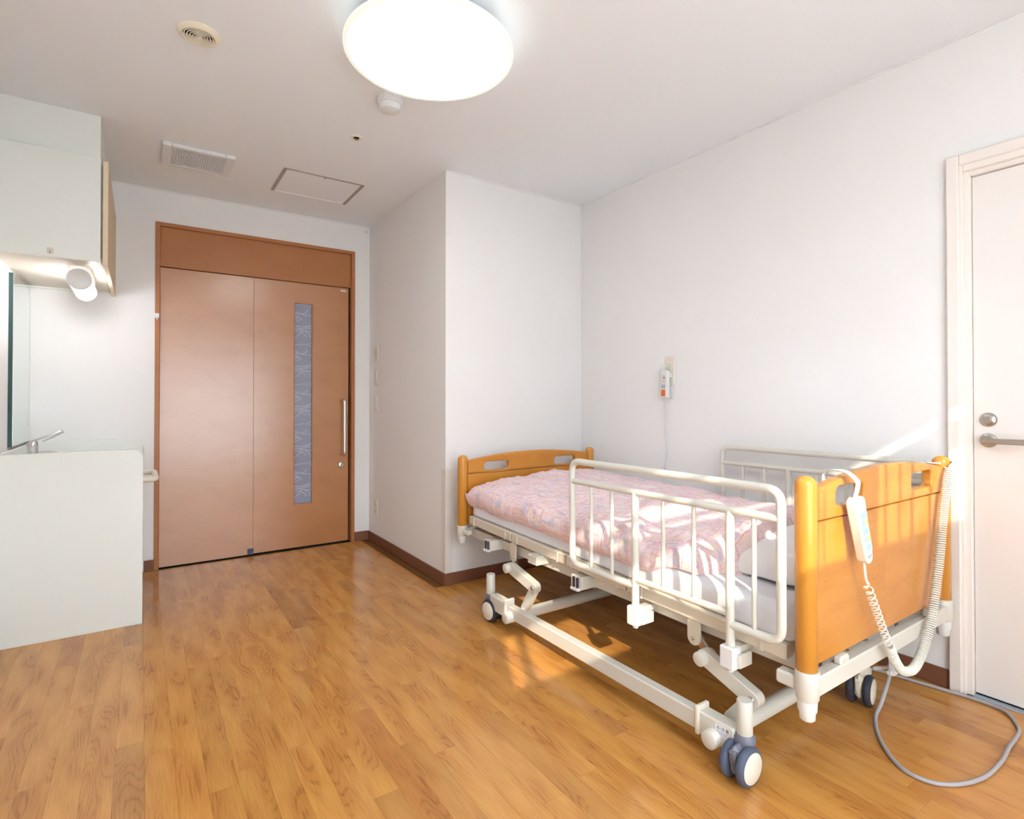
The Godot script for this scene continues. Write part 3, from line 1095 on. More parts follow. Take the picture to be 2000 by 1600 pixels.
func end_board(bed: Node3D, called: String, z: float, y0: float, groove: float, edge: float, crown: float, hy0: float, hy1: float, post_lo: float, post_hi: float) -> void:
	var cx := 2.0225
	var hw := 0.46
	var up := PackedVector2Array()
	up.append(Vector2(cx - hw, groove + 0.0015))
	up.append(Vector2(cx + hw, groove + 0.0015))
	for s in 25:
		var k := 1.0 - 2.0 * s / 24
		up.append(Vector2(cx + hw * k, edge + crown * (1 - k * k)))
	var hl := rounded(1.672, hy0, 1.848, hy1, [0.022, 0.022, 0.022, 0.022])
	var hr := rounded(2.197, hy0, 2.373, hy1, [0.022, 0.022, 0.022, 0.022])
	var p := mb()
	p.xf = Transform3D(Basis.IDENTITY, Vector3(0, 0, z))
	p.plate(up, 0.034, 0.008, [hl, hr], [1.76, 2.285])
	var b := put(p, called, M.bed_wood, bed)
	b.set_meta("label", "honey brown wooden board with two grip holes")
	put(mb().box(Vector3(cx - hw, y0, z - 0.013), Vector3(cx + hw, groove - 0.0015, z + 0.013), 0.003), "lower_panel", M.bed_wood, b)
	for x in [1.535, 2.510]:
		var c := mb()
		c.xf = Transform3D(Basis.IDENTITY, Vector3(x, 0, z))
		var r := 0.0285
		var pr := [Vector2(0, post_lo), Vector2(r - 0.003, post_lo), Vector2(r, post_lo + 0.003)]
		for s in 9:
			var an := PI / 2 * s / 8
			pr.append(Vector2(r * cos(an), post_hi - 0.024 + 0.024 * sin(an)))
		c.lathe(pr, 28)
		put(c, "post", M.bed_wood_post, b)


func caster(bed: Node3D, x: float, z: float, turn: float, fork: Material, tyre: Material) -> void:
	# twin-wheel caster, wheels turning about the local x axis
	var s := mb()
	var base := Transform3D(Basis(Vector3.UP, turn), Vector3(x, 0, z))
	s.xf = base
	s.lathe([Vector2(0, 0.095), Vector2(0.026, 0.095), Vector2(0.030, 0.105), Vector2(0.030, 0.122), Vector2(0.022, 0.132), Vector2(0, 0.132)], 20)
	s.cbox(Vector3(0, 0.070, 0.018), Vector3(0.027, 0.085, 0.088), 0.012)
	var o := put(s, "caster", fork, bed)
	for k in [-1, 1]:
		var w := mb()
		w.xf = base * Transform3D(Basis(Vector3.BACK, -PI / 2 * k), Vector3(0.014 * k, 0.0555, 0.022))
		w.lathe([Vector2(0, 0), Vector2(0.048, 0), Vector2(0.0545, 0.006), Vector2(0.0555, 0.012), Vector2(0.054, 0.020), Vector2(0.049, 0.0245), Vector2(0.044, 0.025), Vector2(0, 0.022)], 32)
		put(w, "wheel", tyre, o)
		var h := mb()
		h.xf = w.xf
		h.lathe([Vector2(0, 0.018), Vector2(0.0435, 0.018), Vector2(0.0435, 0.0265), Vector2(0.041, 0.028), Vector2(0, 0.0295)], 32)
		put(h, "hub_cap", M.ivory_plastic, o)
	var pl := mb()
	pl.xf = base * Transform3D(Basis(Vector3.RIGHT, 0.2), Vector3(0, 0.072, 0.055))
	pl.cbox(Vector3(0, 0, 0), Vector3(0.022, 0.060, 0.016), 0.004)
	put(pl, "brake_pedal", fork, o)


func arm(p: Vector3, q: Vector3, h: float, wd: float) -> MB:
	# flat bar with round ends between two pivots, turning in the yz plane
	var d := q - p
	var L := Vector2(d.z, d.y).length()
	var b := mb()
	var e := Vector3(0, d.y, d.z).normalized()
	b.xf = Transform3D(Basis(e, Vector3.RIGHT.cross(e), Vector3.RIGHT), p)
	b.plate(rounded(-h / 2, -h / 2, L + h / 2, h / 2, [h * 0.49, h * 0.49, h * 0.49, h * 0.49], 6), wd, 0.003)
	return b


func pin(bed: Node, p: Vector3, x0: float, x1: float, r: float, m: Material, called := "pivot_pin") -> MeshInstance3D:
	var b := mb()
	b.xf = Transform3D(Basis(Vector3.BACK, -PI / 2), Vector3(x0, p.y, p.z))
	var L := x1 - x0
	b.lathe([Vector2(0, 0), Vector2(r - 0.003, 0), Vector2(r, 0.003), Vector2(r, L - 0.003), Vector2(r - 0.003, L), Vector2(0, L)], 20)
	return put(b, called, m, bed)


func build_bed() -> void:
	var bed := thing("hospital_bed", Vector3.ZERO, "adjustable care bed with honey wood end boards and cream steel frame", "bed")
	end_board(bed, "head_board", -0.805, 0.372, 0.770, 0.862, 0.042, 0.802, 0.860, 0.362, 0.902)
	end_board(bed, "foot_board", -2.770, 0.400, 0.688, 0.764, 0.036, 0.697, 0.750, 0.392, 0.796)
	# end bars with sockets and bumpers
	for e in [[-0.800, 0.290, 0.345, 0.364, 0.283, 0.226], [-2.770, 0.338, 0.378, 0.394, 0.335, 0.290]]:
		var z: float = e[0]
		var bar := put(mb().box(Vector3(1.54, e[1], z - 0.016), Vector3(2.505, e[2], z + 0.020), 0.004), "end_bar", M.cream_metal, bed)
		for x in [1.535, 2.510]:
			var s := mb()
			s.xf = Transform3D(Basis.IDENTITY, Vector3(x, 0, z - 0.003))
			s.lathe([Vector2(0, e[4]), Vector2(0.027, e[4]), Vector2(0.0300, e[4] + 0.006), Vector2(0.0315, e[3] - 0.004), Vector2(0.030, e[3]), Vector2(0, e[3])], 28)
			put(s, "socket", M.cream_metal, bar)
			var c := mb()
			c.xf = Transform3D(Basis.IDENTITY, Vector3(x, 0, z - 0.003))
			c.lathe([Vector2(0, e[5]), Vector2(0.016, e[5]), Vector2(0.020, e[5] + 0.004), Vector2(0.0205, lerpf(e[5], e[4], 0.35)), Vector2(0.0245, lerpf(e[5], e[4], 0.5)), Vector2(0.026, e[4]), Vector2(0, e[4])], 24)
			put(c, "bumper", M.white_plastic, bar)
			var dir := -1.0 if z > -1.5 else 1.0
			var zz := z + dir * 0.03
			put(mb().box(Vector3(x - 0.020, e[1] + 0.012, minf(zz, zz + dir * 0.055)), Vector3(x + 0.018, e[2] - 0.003, maxf(zz, zz + dir * 0.055)), 0.006), "corner_arm", M.cream_metal, bar)
	# small clamps on the head end bar
	for x in [1.70, 2.33]:
		put(mb().cbox(Vector3(x, 0.357, -0.79), Vector3(0.05, 0.024, 0.024), 0.005), "board_clamp", M.cream_metal, bed)
	# main frame and the sections that carry the mattress
	for x in [1.60, 2.43]:
		put(mb().box(Vector3(x - 0.015, 0.325, -2.75), Vector3(x + 0.015, 0.372, -0.82), 0.003), "frame_rail", M.cream_metal, bed)
	for z in [-2.62, -1.95, -1.40, -0.92]:
		put(mb().box(Vector3(1.615, 0.33, z - 0.018), Vector3(2.415, 0.366, z + 0.018), 0.003), "cross_member", M.cream_metal, bed)
	var cuts := [-2.715, -2.29, -1.865, -1.50, -0.865]
	for k in 4:
		var za: float = cuts[k] + 0.004
		var zb: float = cuts[k + 1] - 0.004
		var zc := (za + zb) / 2
		var b := mb()
		b.xf = Transform3D(Basis(Vector3.RIGHT, 0.028), Vector3(2.0225, plat_y(zc) - 0.0235, zc))
		b.cbox(Vector3.ZERO, Vector3(0.955, 0.046, zb - za), 0.004)
		var p := put(b, "platform_section", M.tan_metal, bed)
		for t in [0.12, 0.88]:
			var r := mb()
			r.xf = b.xf
			r.cbox(Vector3(-0.478, 0, lerpf(-0.5, 0.5, t) * (zb - za)), Vector3(0.006, 0.047, 0.010), 0.001)
			put(r, "seam_strip", M.cream_metal, p)
	# brackets for the side rails
	for q in [[-1.408, true], [-1.019, true], [-1.755, false], [-2.465, false]]:
		for side in [0, 1]:
			var z: float = q[0]
			var x := 1.50 if side == 0 else 2.53
			var inn := 1.0 if side == 0 else -1.0
			var hh := 0.5 if q[1] else 0.42
			if q[1]:
				var br := put(mb().cbox(Vector3(x, 0.327, z), Vector3(0.044, 0.068, 0.048), 0.004), "rail_bracket", M.white_plastic, bed)
				put(mb().box(Vector3(minf(x + inn * 0.02, x + inn * 0.12), 0.336, z - 0.010), Vector3(maxf(x + inn * 0.02, x + inn * 0.12), 0.358, z + 0.020), 0.002), "bracket_arm", M.cream_metal, br)
				put(mb().box(Vector3(minf(x - inn * 0.002, x + inn * 0.06), 0.300, z + 0.022), Vector3(maxf(x - inn * 0.002, x + inn * 0.06), 0.340, z + 0.036), 0.003), "lock_lever", M.cream_metal, br)
				put(mb().lathe_at(Vector3(x, 0.282, z), [Vector2(0, 0), Vector2(0.010, 0.0), Vector2(0.012, 0.013), Vector2(0, 0.013)], 14), "pin_end", M.white_plastic, br)
			else:
				var br := put(mb().box(Vector3(minf(x + inn * 0.015, x + inn * 0.12), 0.322, z - 0.035), Vector3(maxf(x + inn * 0.015, x + inn * 0.12), 0.375, z + 0.035), 0.003), "rail_bracket", M.cream_metal, bed)
				for k in [-1, 1]:
					put(mb().box(Vector3(x + inn * 0.012 - 0.004, 0.328, z + 0.012 * k - 0.004), Vector3(x + inn * 0.012 + 0.004, 0.370, z + 0.012 * k + 0.004)), "slot", M.dark_rubber, br)
				put(mb().cbox(Vector3(x + inn * 0.012, 0.322, z), Vector3(0.022, 0.012, 0.050), 0.003), "lip", M.white_plastic, br)
	put(mb().box(Vector3(1.505, 0.350, -2.09), Vector3(1.60, 0.392, -2.02), 0.003), "junction_block", M.cream_metal, bed)
	# base: two long rails, two round cross tubes
	for x in [1.478, 2.215]:
		var br := put(mb().box(Vector3(x - 0.019, 0.070, -2.34), Vector3(x + 0.019, 0.128, -0.985), 0.004), "base_rail", M.cream_metal, bed)
		for s in [[-1.105, -0.978], [-2.345, -2.215]]:
			put(mb().box(Vector3(x - 0.024, 0.064, s[0]), Vector3(x + 0.024, 0.138, s[1]), 0.005), "sleeve", M.cream_metal, br)
		for z in [-1.105, -2.205]:
			put(mb().box(Vector3(x - 0.029, 0.062, z - 0.008), Vector3(x + 0.029, 0.152, z + 0.008), 0.004), "collar", M.ivory_plastic, br)
		for z in [-0.957, -2.372]:
			var c := mb()
			c.xf = Transform3D(Basis.IDENTITY, Vector3(x, 0, z))
			c.lathe([Vector2(0, 0.128), Vector2(0.0215, 0.128), Vector2(0.0225, 0.130), Vector2(0.0225, 0.226), Vector2(0.0205, 0.229), Vector2(0, 0.229)], 22)
			put(c, "caster_tube", M.cream_metal, br)
	for z in [-1.045, -2.165]:
		pin(bed, Vector3(0, 0.082, z), 1.425, 2.27, 0.027, M.cream_metal, "cross_tube")
	caster(bed, 1.478, -0.957, -1.57, M.grey_plastic, M.slate_plastic)
	caster(bed, 1.478, -2.372, 0.12, M.grey_plastic, M.dark_rubber)
	caster(bed, 2.215, -0.957, -1.37, M.ivory_plastic, M.dark_rubber)
	caster(bed, 2.215, -2.372, 0.2, M.grey_plastic, M.dark_rubber)
	# lifting linkage at both ends
	for x in [1.545, 2.15]:
		for e in [[Vector3(0, 0.268, -1.140), Vector3(0, 0.208, -0.968), Vector3(0, 0.112, -1.045), Vector3(0, 0.318, -1.195)], [Vector3(0, 0.272, -2.285), Vector3(0, 0.228, -2.085), Vector3(0, 0.105, -2.165), Vector3(0, 0.335, -2.285)]]:
			var a: Vector3 = e[0] + Vector3(x, 0, 0)
			var b: Vector3 = e[1] + Vector3(x, 0, 0)
			var c: Vector3 = e[2] + Vector3(x, 0, 0)
			var h: Vector3 = e[3] + Vector3(x, 0, 0)
			var ua := put(arm(a, b, 0.050, 0.036), "lift_arm", M.cream_metal, bed)
			pin(ua, a, x - 0.040, x + 0.030, 0.023, M.cream_metal)
			pin(ua, b, x - 0.022, x + 0.022, 0.010, M.satin_steel)
			put(arm(b + Vector3(0.002, 0, 0), c + Vector3(0.002, 0, 0), 0.044, 0.026), "lower_link", M.cream_metal, bed)
			var hg := put(arm(h + Vector3(0.012, -0.010, 0), h + Vector3(0.012, 0.035, 0), 0.052, 0.010), "hanger_plate", M.tan_metal, bed)
			pin(hg, h + Vector3(0, -0.012, 0), x - 0.0, x + 0.03, 0.006, M.satin_steel)
			put(arm(h + Vector3(0.022, -0.002, 0), a + Vector3(0.022, 0, 0), 0.034, 0.014), "crank_link", M.satin_steel, bed)
	# motor and cables under the middle
	put(mb().box(Vector3(1.93, 0.21, -1.78), Vector3(2.10, 0.322, -1.42), 0.012), "motor_box", M.grey_plastic, bed)
	# caution sticker on the near sleeve
	var st := mb()
	var sx := 1.4535
	var s0 := Vector3(sx, 0.098, -1.040)
	var s1 := Vector3(sx, 0.098, -0.990)
	var s2 := Vector3(sx, 0.130, -0.990)
	var s3 := Vector3(sx, 0.130, -1.040)
	var nn := Vector3.LEFT
	st.tri3(s0, s1, s2, nn, nn, nn, Vector2(0, 1), Vector2(1, 1), Vector2(1, 0))
	st.tri3(s0, s2, s3, nn, nn, nn, Vector2(0, 1), Vector2(1, 0), Vector2(0, 0))
	put(st, "caution_sticker", M.caution_print, bed).set_meta("label", "white sticker with small caution lettering")
	# hooks and a plug hanging under the head end
	put(mb().tube(fillet([Vector3(2.33, 0.292, -0.80), Vector3(2.33, 0.236, -0.80), Vector3(2.352, 0.236, -0.80), Vector3(2.352, 0.252, -0.80)], 0.01), 0.0045, 8), "cord_hook", M.white_plastic, bed)
	put(mb().tube(fillet([Vector3(2.205, 0.29, -0.86), Vector3(2.205, 0.165, -0.86), Vector3(2.17, 0.155, -0.90)], 0.015), 0.006, 8), "wire_loop", M.white_plastic, bed)
	var pk := put(mb().tube([Vector3(2.165, 0.292, -0.835), Vector3(2.165, 0.212, -0.835)], 0.0022, 6), "plug_cord", M.coil_white, bed)
	var pg := mb()
	pg.xf = Transform3D(Basis.IDENTITY, Vector3(2.165, 0.185, -0.835))
	pg.plate(PackedVector2Array([Vector2(-0.022, -0.022), Vector2(0.026, -0.022), Vector2(0.022, 0.004), Vector2(0.006, 0.028), Vector2(-0.006, 0.028), Vector2(-0.016, 0.006)]), 0.02, 0.003)
	pg.cbox(Vector3(-0.030, -0.010, 0), Vector3(0.016, 0.014, 0.014), 0.002)
	put(pg, "plug", M.white_plastic, pk)


func build_bedding() -> void:
	# mattress in a white sheet
	var rows := []
	var N := 60
	for i in N + 1:
		var z := lerpf(-2.728, -0.842, float(i) / N)
		var e := minf(z + 2.728, -0.842 - z)
		var sh := 0.0
		if e < 0.03:
			sh = 0.03 - sqrt(maxf(0.0, 0.0009 - (0.03 - e) * (0.03 - e)))
		var y0 := plat_y(z) + 0.0005
		var loop := rounded(1.563 + sh, y0 + sh * 0.5, 2.480 - sh, y0 + 0.102 - sh, [0.012, 0.012, 0.035, 0.035], 6)
		var row := PackedVector3Array()
		for p in loop:
			var wv := 0.0025 * sin(z * 23.0 + p.y * 30.0) * sin(z * 7.0) if p.x < 1.60 and p.y > y0 + 0.02 else 0.0
			row.append(Vector3(p.x + wv, p.y + (0.0015 * sin(z * 31.0 + p.x * 14.0) if p.y > y0 + 0.09 else 0.0), z))
		rows.append(row)
	var m := mb()
	m.sheet(rows, true, false, true)
	for e in [0, N]:
		var ctr := Vector3.ZERO
		for p in rows[e]:
			ctr += p
		ctr /= rows[e].size()
		for j in rows[e].size():
			var p: Vector3 = rows[e][j]
			var q: Vector3 = rows[e][(j + 1) % rows[e].size()]
			if e == 0:
				m.tri(ctr, q, p)
			else:
				m.tri(ctr, p, q)
	tag(put(m, "mattress", M.linen), "thin mattress in a white fitted sheet on the bed", "mattress")
	# pillow by the head board
	var pr := []
	var PN := 40
	for i in PN + 1:
		var th := PI * i / PN
		var row := PackedVector3Array()
		for j in 56:
			var ph := TAU * j / 56
			var cx := signf(cos(ph)) * pow(absf(cos(ph)), 0.45)
			var cz := signf(sin(ph)) * pow(absf(sin(ph)), 0.45)
			var rr := pow(sin(th), 0.55)
			var x := 0.335 * cx * rr
			var z := 0.185 * cz * rr
			var puff := 0.068 * signf(cos(th)) * pow(absf(cos(th)), 0.75)
			var wr := 0.005 * sin(x * 40 + z * 25) * sin(z * 33 - x * 11) * (1.0 - absf(cos(th)))
			row.append(Vector3(x, puff * (0.35 if puff < 0 else 1.45) + wr, z))
		pr.append(row)
	var pm := mb()
	pm.sheet(pr, true, false, false)
	var pl := put(pm, "pillow", M.pillowcase)
	pl.position = Vector3(2.03, 0.5345, -1.035)
	tag(pl, "white pillow at the head of the bed half under the pink duvet", "pillow")
	# duvet
	var nz := noise(61, 1.0, 3)
	var nf := noise(62, 1.0, 2)
	var R := 150
	var C := 120
	var drow := []
	var duv := []
	for i in R + 1:
		var s := float(i) / R
		var row := PackedVector3Array()
		var uvr := PackedVector2Array()
		for j in C + 1:
			var a := float(j) / C            # 0 left hem bottom .. 1 right hem bottom, over the top
			# cross-section: hem up the left bulge, over, down the right
			var xx: float
			var yt: float
			var edge := 0.10
			var zz_head := -1.10
			var p := cross_section(a)
			xx = p.x
			yt = p.y
			var zh := -1.06 - 0.17 * smoothstep(1.6, 2.45, xx)
			zh -= 0.12 * smoothstep(1.78, 1.54, xx) + 0.012 * sin(xx * 9.0)
			var zf := -2.732
			var z := lerpf(zf, zh, s)
			# thickness falls off round at both ends
			var e0 := (z - zf)
			var e1 := (zh - z)
			var er := 0.085
			var k := 1.0
			if e0 < er:
				k *= sqrt(maxf(0.0, 1.0 - pow(1.0 - e0 / er, 2)))
			if e1 < er:
				k *= sqrt(maxf(0.0, 1.0 - pow(1.0 - e1 / er, 2)))
			var base := plat_y(z) + 0.102
			var lift := 0.0
			# lies over the pillow near the head
			lift = 0.075 * smoothstep(-1.36, -1.12, z) * smoothstep(1.62, 1.85, xx)
			var wr := 0.018 * nz.get_noise_2d(xx * 2.6, z * 2.2) + 0.0018 * nz.get_noise_2d(xx * 9.0 + 30, z * 7.0)
			# creases
			var cr := 1.0 - absf(nf.get_noise_2d(xx * 4.0 + z * 1.5, z * 2.2 - xx * 2.0)) * 5.0
			wr += 0.006 * maxf(0.0, cr)
			# gathers along the left edge
			var lf := smoothstep(1.74, 1.56, xx)
			wr += lf * 0.003 * sin(z * 46.0 + 3.0 * sin(z * 7.0)) * smoothstep(0.2, 0.7, nf.get_noise_2d(3.0, z * 2.0) + 0.5)
			var ridge := exp(-pow((z + 1.52 + (xx - 1.6) * 0.55) / 0.05, 2)) * smoothstep(2.35, 1.6, xx) * 0.028
			ridge += exp(-pow((z + 1.30 + (xx - 1.6) * 0.30) / 0.06, 2)) * smoothstep(2.1, 1.6, xx) * 0.020
			var h := (yt + wr + ridge * smoothstep(0.0, 0.04, yt)) * k
			var y := base + lift * k + h
			var xo := xx
			if yt < 0.03:
				y = base + yt + 0.010 * nz.get_noise_2d(0.5, z * 5.0) * lf + (1.0 - k) * 0.012
				xo += lf * 0.004 * sin(z * 24.0 + 2.0 * sin(z * 9.0)) * k
			# the corner by the pillow lies on the sheet instead of hanging over the side
			var cn := smoothstep(-1.50, -1.22, z)
			xo += 0.035 * cn * smoothstep(1.80, 1.56, xx)
			if yt < 0.03:
				y = maxf(y, base + 0.002 + yt * (1.0 - cn) - 0.02 * (1.0 - cn))
			row.append(Vector3(xo, y, z))
			uvr.append(Vector2(arc_len(a), z + (1.0 - k) * (0.09 if e1 < er else -0.09)) / 0.88)
		drow.append(row)
		duv.append(uvr)
	var dm := mb()
	dm.sheet(drow, false, false, false, duv)
	# underside
	var under := []
	for i in R + 1:
		var z: float = drow[i][C / 2].z
		var row := PackedVector3Array()
		var L: Vector3 = drow[i][0]
		var Rr: Vector3 = drow[i][C]
		row.append(L)
		row.append(Vector3(maxf(1.557, L.x + 0.004), L.y + 0.003, L.z))
		row.append(Vector3(maxf(1.575, L.x + 0.01), plat_y(L.z) + 0.1045, L.z))
		row.append(Vector3(2.474, plat_y(Rr.z) + 0.104, Rr.z))
		row.append(Rr)
		under.append(row)
	dm.sheet(under, false, false, true)
	tag(put(dm, "duvet", M.duvet_cloth), "pale pink patchwork duvet spread over the bed", "duvet")


func cross_section(a: float) -> Vector2:
	# y is the height above the mattress top
	var P := [Vector2(1.556, -0.050), Vector2(1.536, -0.020), Vector2(1.532, 0.018), Vector2(1.546, 0.052), Vector2(1.585, 0.076), Vector2(1.70, 0.094), Vector2(1.88, 0.108), Vector2(2.08, 0.118), Vector2(2.26, 0.120), Vector2(2.40, 0.112), Vector2(2.465, 0.085), Vector2(2.485, 0.03), Vector2(2.484, -0.03)]
	var T := [0.0, 0.025, 0.055, 0.09, 0.13, 0.24, 0.41, 0.60, 0.77, 0.89, 0.95, 0.98, 1.0]
	var k := 0
	while k < T.size() - 2 and a > T[k + 1]:
		k += 1
	var t: float = (a - T[k]) / (T[k + 1] - T[k])
	return (P[k] as Vector2).cubic_interpolate(P[k + 1], P[maxi(k - 1, 0)], P[mini(k + 2, P.size() - 1)], t)


func arc_len(a: float) -> float:
	return a * 1.12


func build_rails() -> void:
	for side in 2:
		var x := 1.50 if side == 0 else 2.53
		var t: Node3D
		if side == 0:
			t = thing("bed_rail", Vector3.ZERO, "cream tubular bed side rail on the open side of the bed nearest the viewer", "bed rail", "bed side rails")
		else:
			t = thing("bed_rail", Vector3.ZERO, "cream tubular bed side rail on the far side of the bed along the wall", "bed rail", "bed side rails")
		var za := -1.761
		var zb := -0.856
		var pa := -1.408
		var pb := -1.019
		var top := 0.858 if side == 0 else 0.868
		var mid := 0.775 if side == 0 else 0.788
		var lo := 0.432
		# outer frame: post, round the top, post
		put(mb().tube(fillet([Vector3(x, lo, pa), Vector3(x, lo, za), Vector3(x, top, za), Vector3(x, top, zb), Vector3(x, lo - 0.006, zb), Vector3(x, lo - 0.006, pb)], 0.045, 7), 0.0135, 12), "frame", M.cream_metal, t)
		put(mb().tube([Vector3(x, mid, za), Vector3(x, mid, zb)], 0.0125, 12), "middle_rail", M.cream_metal, t)
		put(mb().tube([Vector3(x, 0.458, pa), Vector3(x, 0.458, pb)], 0.0115, 12), "lower_rail", M.cream_metal, t)
		for z in [pa, pb]:
			put(mb().tube([Vector3(x, mid, z), Vector3(x, 0.295, z)], 0.0140, 14), "post", M.cream_metal, t)
		for z in [-1.644, -1.528, -1.279, -1.152, -0.939]:
			var b := 0.458 if z > pa and z < pb else 0.430
			put(mb().tube([Vector3(x, mid, z), Vector3(x, b, z)], 0.0075, 10), "bar", M.cream_metal, t)


func build_remote() -> void:
	var t := thing("bed_remote", Vector3.ZERO, "white bed hand control hooked over the head board with a coiled cord", "remote control")
	var zb := -0.784
	# body, tapered, leaning a little
	var o := PackedVector2Array()
	for s in 9:
		var an := PI + PI * s / 8
		o.append(Vector2(0.022 * cos(an), -0.078 + 0.024 * sin(an)))
	for s in 9:
		var an := PI * s / 8
		o.append(Vector2(0.031 * cos(an), 0.082 + 0.018 * sin(an)))
	var fr := Transform3D(Basis(Vector3.BACK, 0.20) * Basis(Vector3.RIGHT, -0.06), Vector3(1.742, 0.735, zb + 0.028))
	var b := mb()
	b.xf = fr
	b.plate(o, 0.030, 0.006)
	var body := put(b, "body", M.ivory_plastic, t)
	b = mb()
	b.xf = fr * Transform3D(Basis.IDENTITY, Vector3(0, 0, 0.0155))
	var pn := rounded(-0.020, -0.070, 0.020, 0.060, [0.010, 0.010, 0.006, 0.006], 4)
	b.plate(pn, 0.001)
	put(b, "button_panel", M.remote_panel, body)
	for k in 5:
		for s in [-1, 1]:
			b = mb()
			b.xf = fr * Transform3D(Basis.IDENTITY, Vector3(0.009 * s, 0.045 - 0.024 * k, 0.0168))
			b.plate(rounded(-0.0075, -0.0085, 0.0075, 0.0085, [0.003, 0.003, 0.003, 0.003], 3), 0.0018, 0.0004)
			put(b, "button", M.peach_button if (k == 1 or k == 3) and s > 0 else M.sky_button, body)
	b = mb()
	b.xf = fr * Transform3D(Basis.IDENTITY, Vector3(0, -0.079, 0.0155))
	b.cbox(Vector3.ZERO, Vector3(0.022, 0.008, 0.002), 0.0005)
	put(b, "name_plate", M.steel_label, body)
	# flat hook strap over the top of the board
	var hook := spline([Vector3(1.712, 0.862, -0.842), Vector3(1.708, 0.892, -0.838), Vector3(1.705, 0.905, -0.812), Vector3(1.708, 0.902, -0.776), Vector3(1.716, 0.878, -0.752), Vector3(1.722, 0.856, -0.754), Vector3(1.722, 0.832, -0.760)], 0.006)
	var rows := []
	for i in hook.size():
		var tt: Vector3 = (hook[mini(i + 1, hook.size() - 1)] - hook[maxi(i - 1, 0)]).normalized()
		var bx := Vector3.RIGHT - tt * tt.dot(Vector3.RIGHT)
		bx = bx.normalized()
		var nn := tt.cross(bx)
		var wd := 0.013
		rows.append(PackedVector3Array([hook[i] - bx * wd - nn * 0.002, hook[i] + bx * wd - nn * 0.002, hook[i] + bx * wd + nn * 0.002, hook[i] - bx * wd + nn * 0.002]))
	var hm := mb()
	hm.sheet(rows, true, false, true)
	put(hm, "hook_strap", M.white_plastic, t)
	# cord: straight tail, loose coil, tight coil up to the right post
	put(mb().tube(spline([Vector3(1.763, 0.640, -0.756), Vector3(1.768, 0.61, -0.755), Vector3(1.776, 0.58, -0.755), Vector3(1.792, 0.565, -0.755)], 0.01), 0.0042, 8), "cord_tail", M.coil_white, t)
	put(coil(spline([Vector3(1.785, 0.562, -0.755), Vector3(1.805, 0.522, -0.752), Vector3(1.850, 0.447, -0.750), Vector3(1.905, 0.360, -0.748)], 0.01), 0.0105, 0.0205, 0.0026, 14, 6), "loose_coil", M.coil_white, t)
	put(coil(spline([Vector3(1.905, 0.360, -0.748), Vector3(1.950, 0.300, -0.748), Vector3(2.000, 0.257, -0.750), Vector3(2.045, 0.238, -0.752)], 0.01), 0.0125, 0.0088, 0.0028, 14, 6), "coil_bend", M.coil_white, t)
	put(coil(spline([Vector3(2.045, 0.238, -0.752), Vector3(2.10, 0.230, -0.754), Vector3(2.155, 0.246, -0.756), Vector3(2.215, 0.295, -0.757), Vector3(2.275, 0.385, -0.757), Vector3(2.335, 0.53, -0.758), Vector3(2.375, 0.66, -0.760), Vector3(2.425, 0.80, -0.762), Vector3(2.462, 0.862, -0.764)], 0.01), 0.0125, 0.0078, 0.0028, 12, 6), "tight_coil", M.coil_white, t)
	put(mb().tube(spline([Vector3(2.462, 0.868, -0.764), Vector3(2.505, 0.882, -0.766), Vector3(2.546, 0.874, -0.795), Vector3(2.538, 0.868, -0.838), Vector3(2.50, 0.872, -0.842), Vector3(2.47, 0.874, -0.83), Vector3(2.455, 0.878, -0.79)], 0.008), 0.0042, 8), "cord_loop", M.coil_white, t)


func build_power_cord() -> void:
	var y := 0.0068
	var pts := []
	for q in [[2.30, -1.42], [2.42, -1.18], [2.495, -1.04], [2.520, -0.93], [2.545, -0.80], [2.560, -0.71], [2.545, -0.632], [2.462, -0.580], [2.405, -0.566], [2.294, -0.562], [2.178, -0.553], [2.046, -0.560], [1.950, -0.592], [1.896, -0.642], [1.899, -0.714], [1.988, -0.802], [2.115, -0.872]]:
		pts.append(Vector3(q[0], y, q[1]))
	pts.append(Vector3(2.205, 0.030, -0.888))
	pts.append(Vector3(2.262, 0.110, -0.885))
	pts.append(Vector3(2.296, 0.200, -0.880))
	pts.append(Vector3(2.310, 0.300, -0.880))
	tag(put(mb().tube(spline(pts, 0.012), 0.0062, 8), "power_cord", M.cable_grey), "grey power cord looped on the floor beside the bed head", "cord")


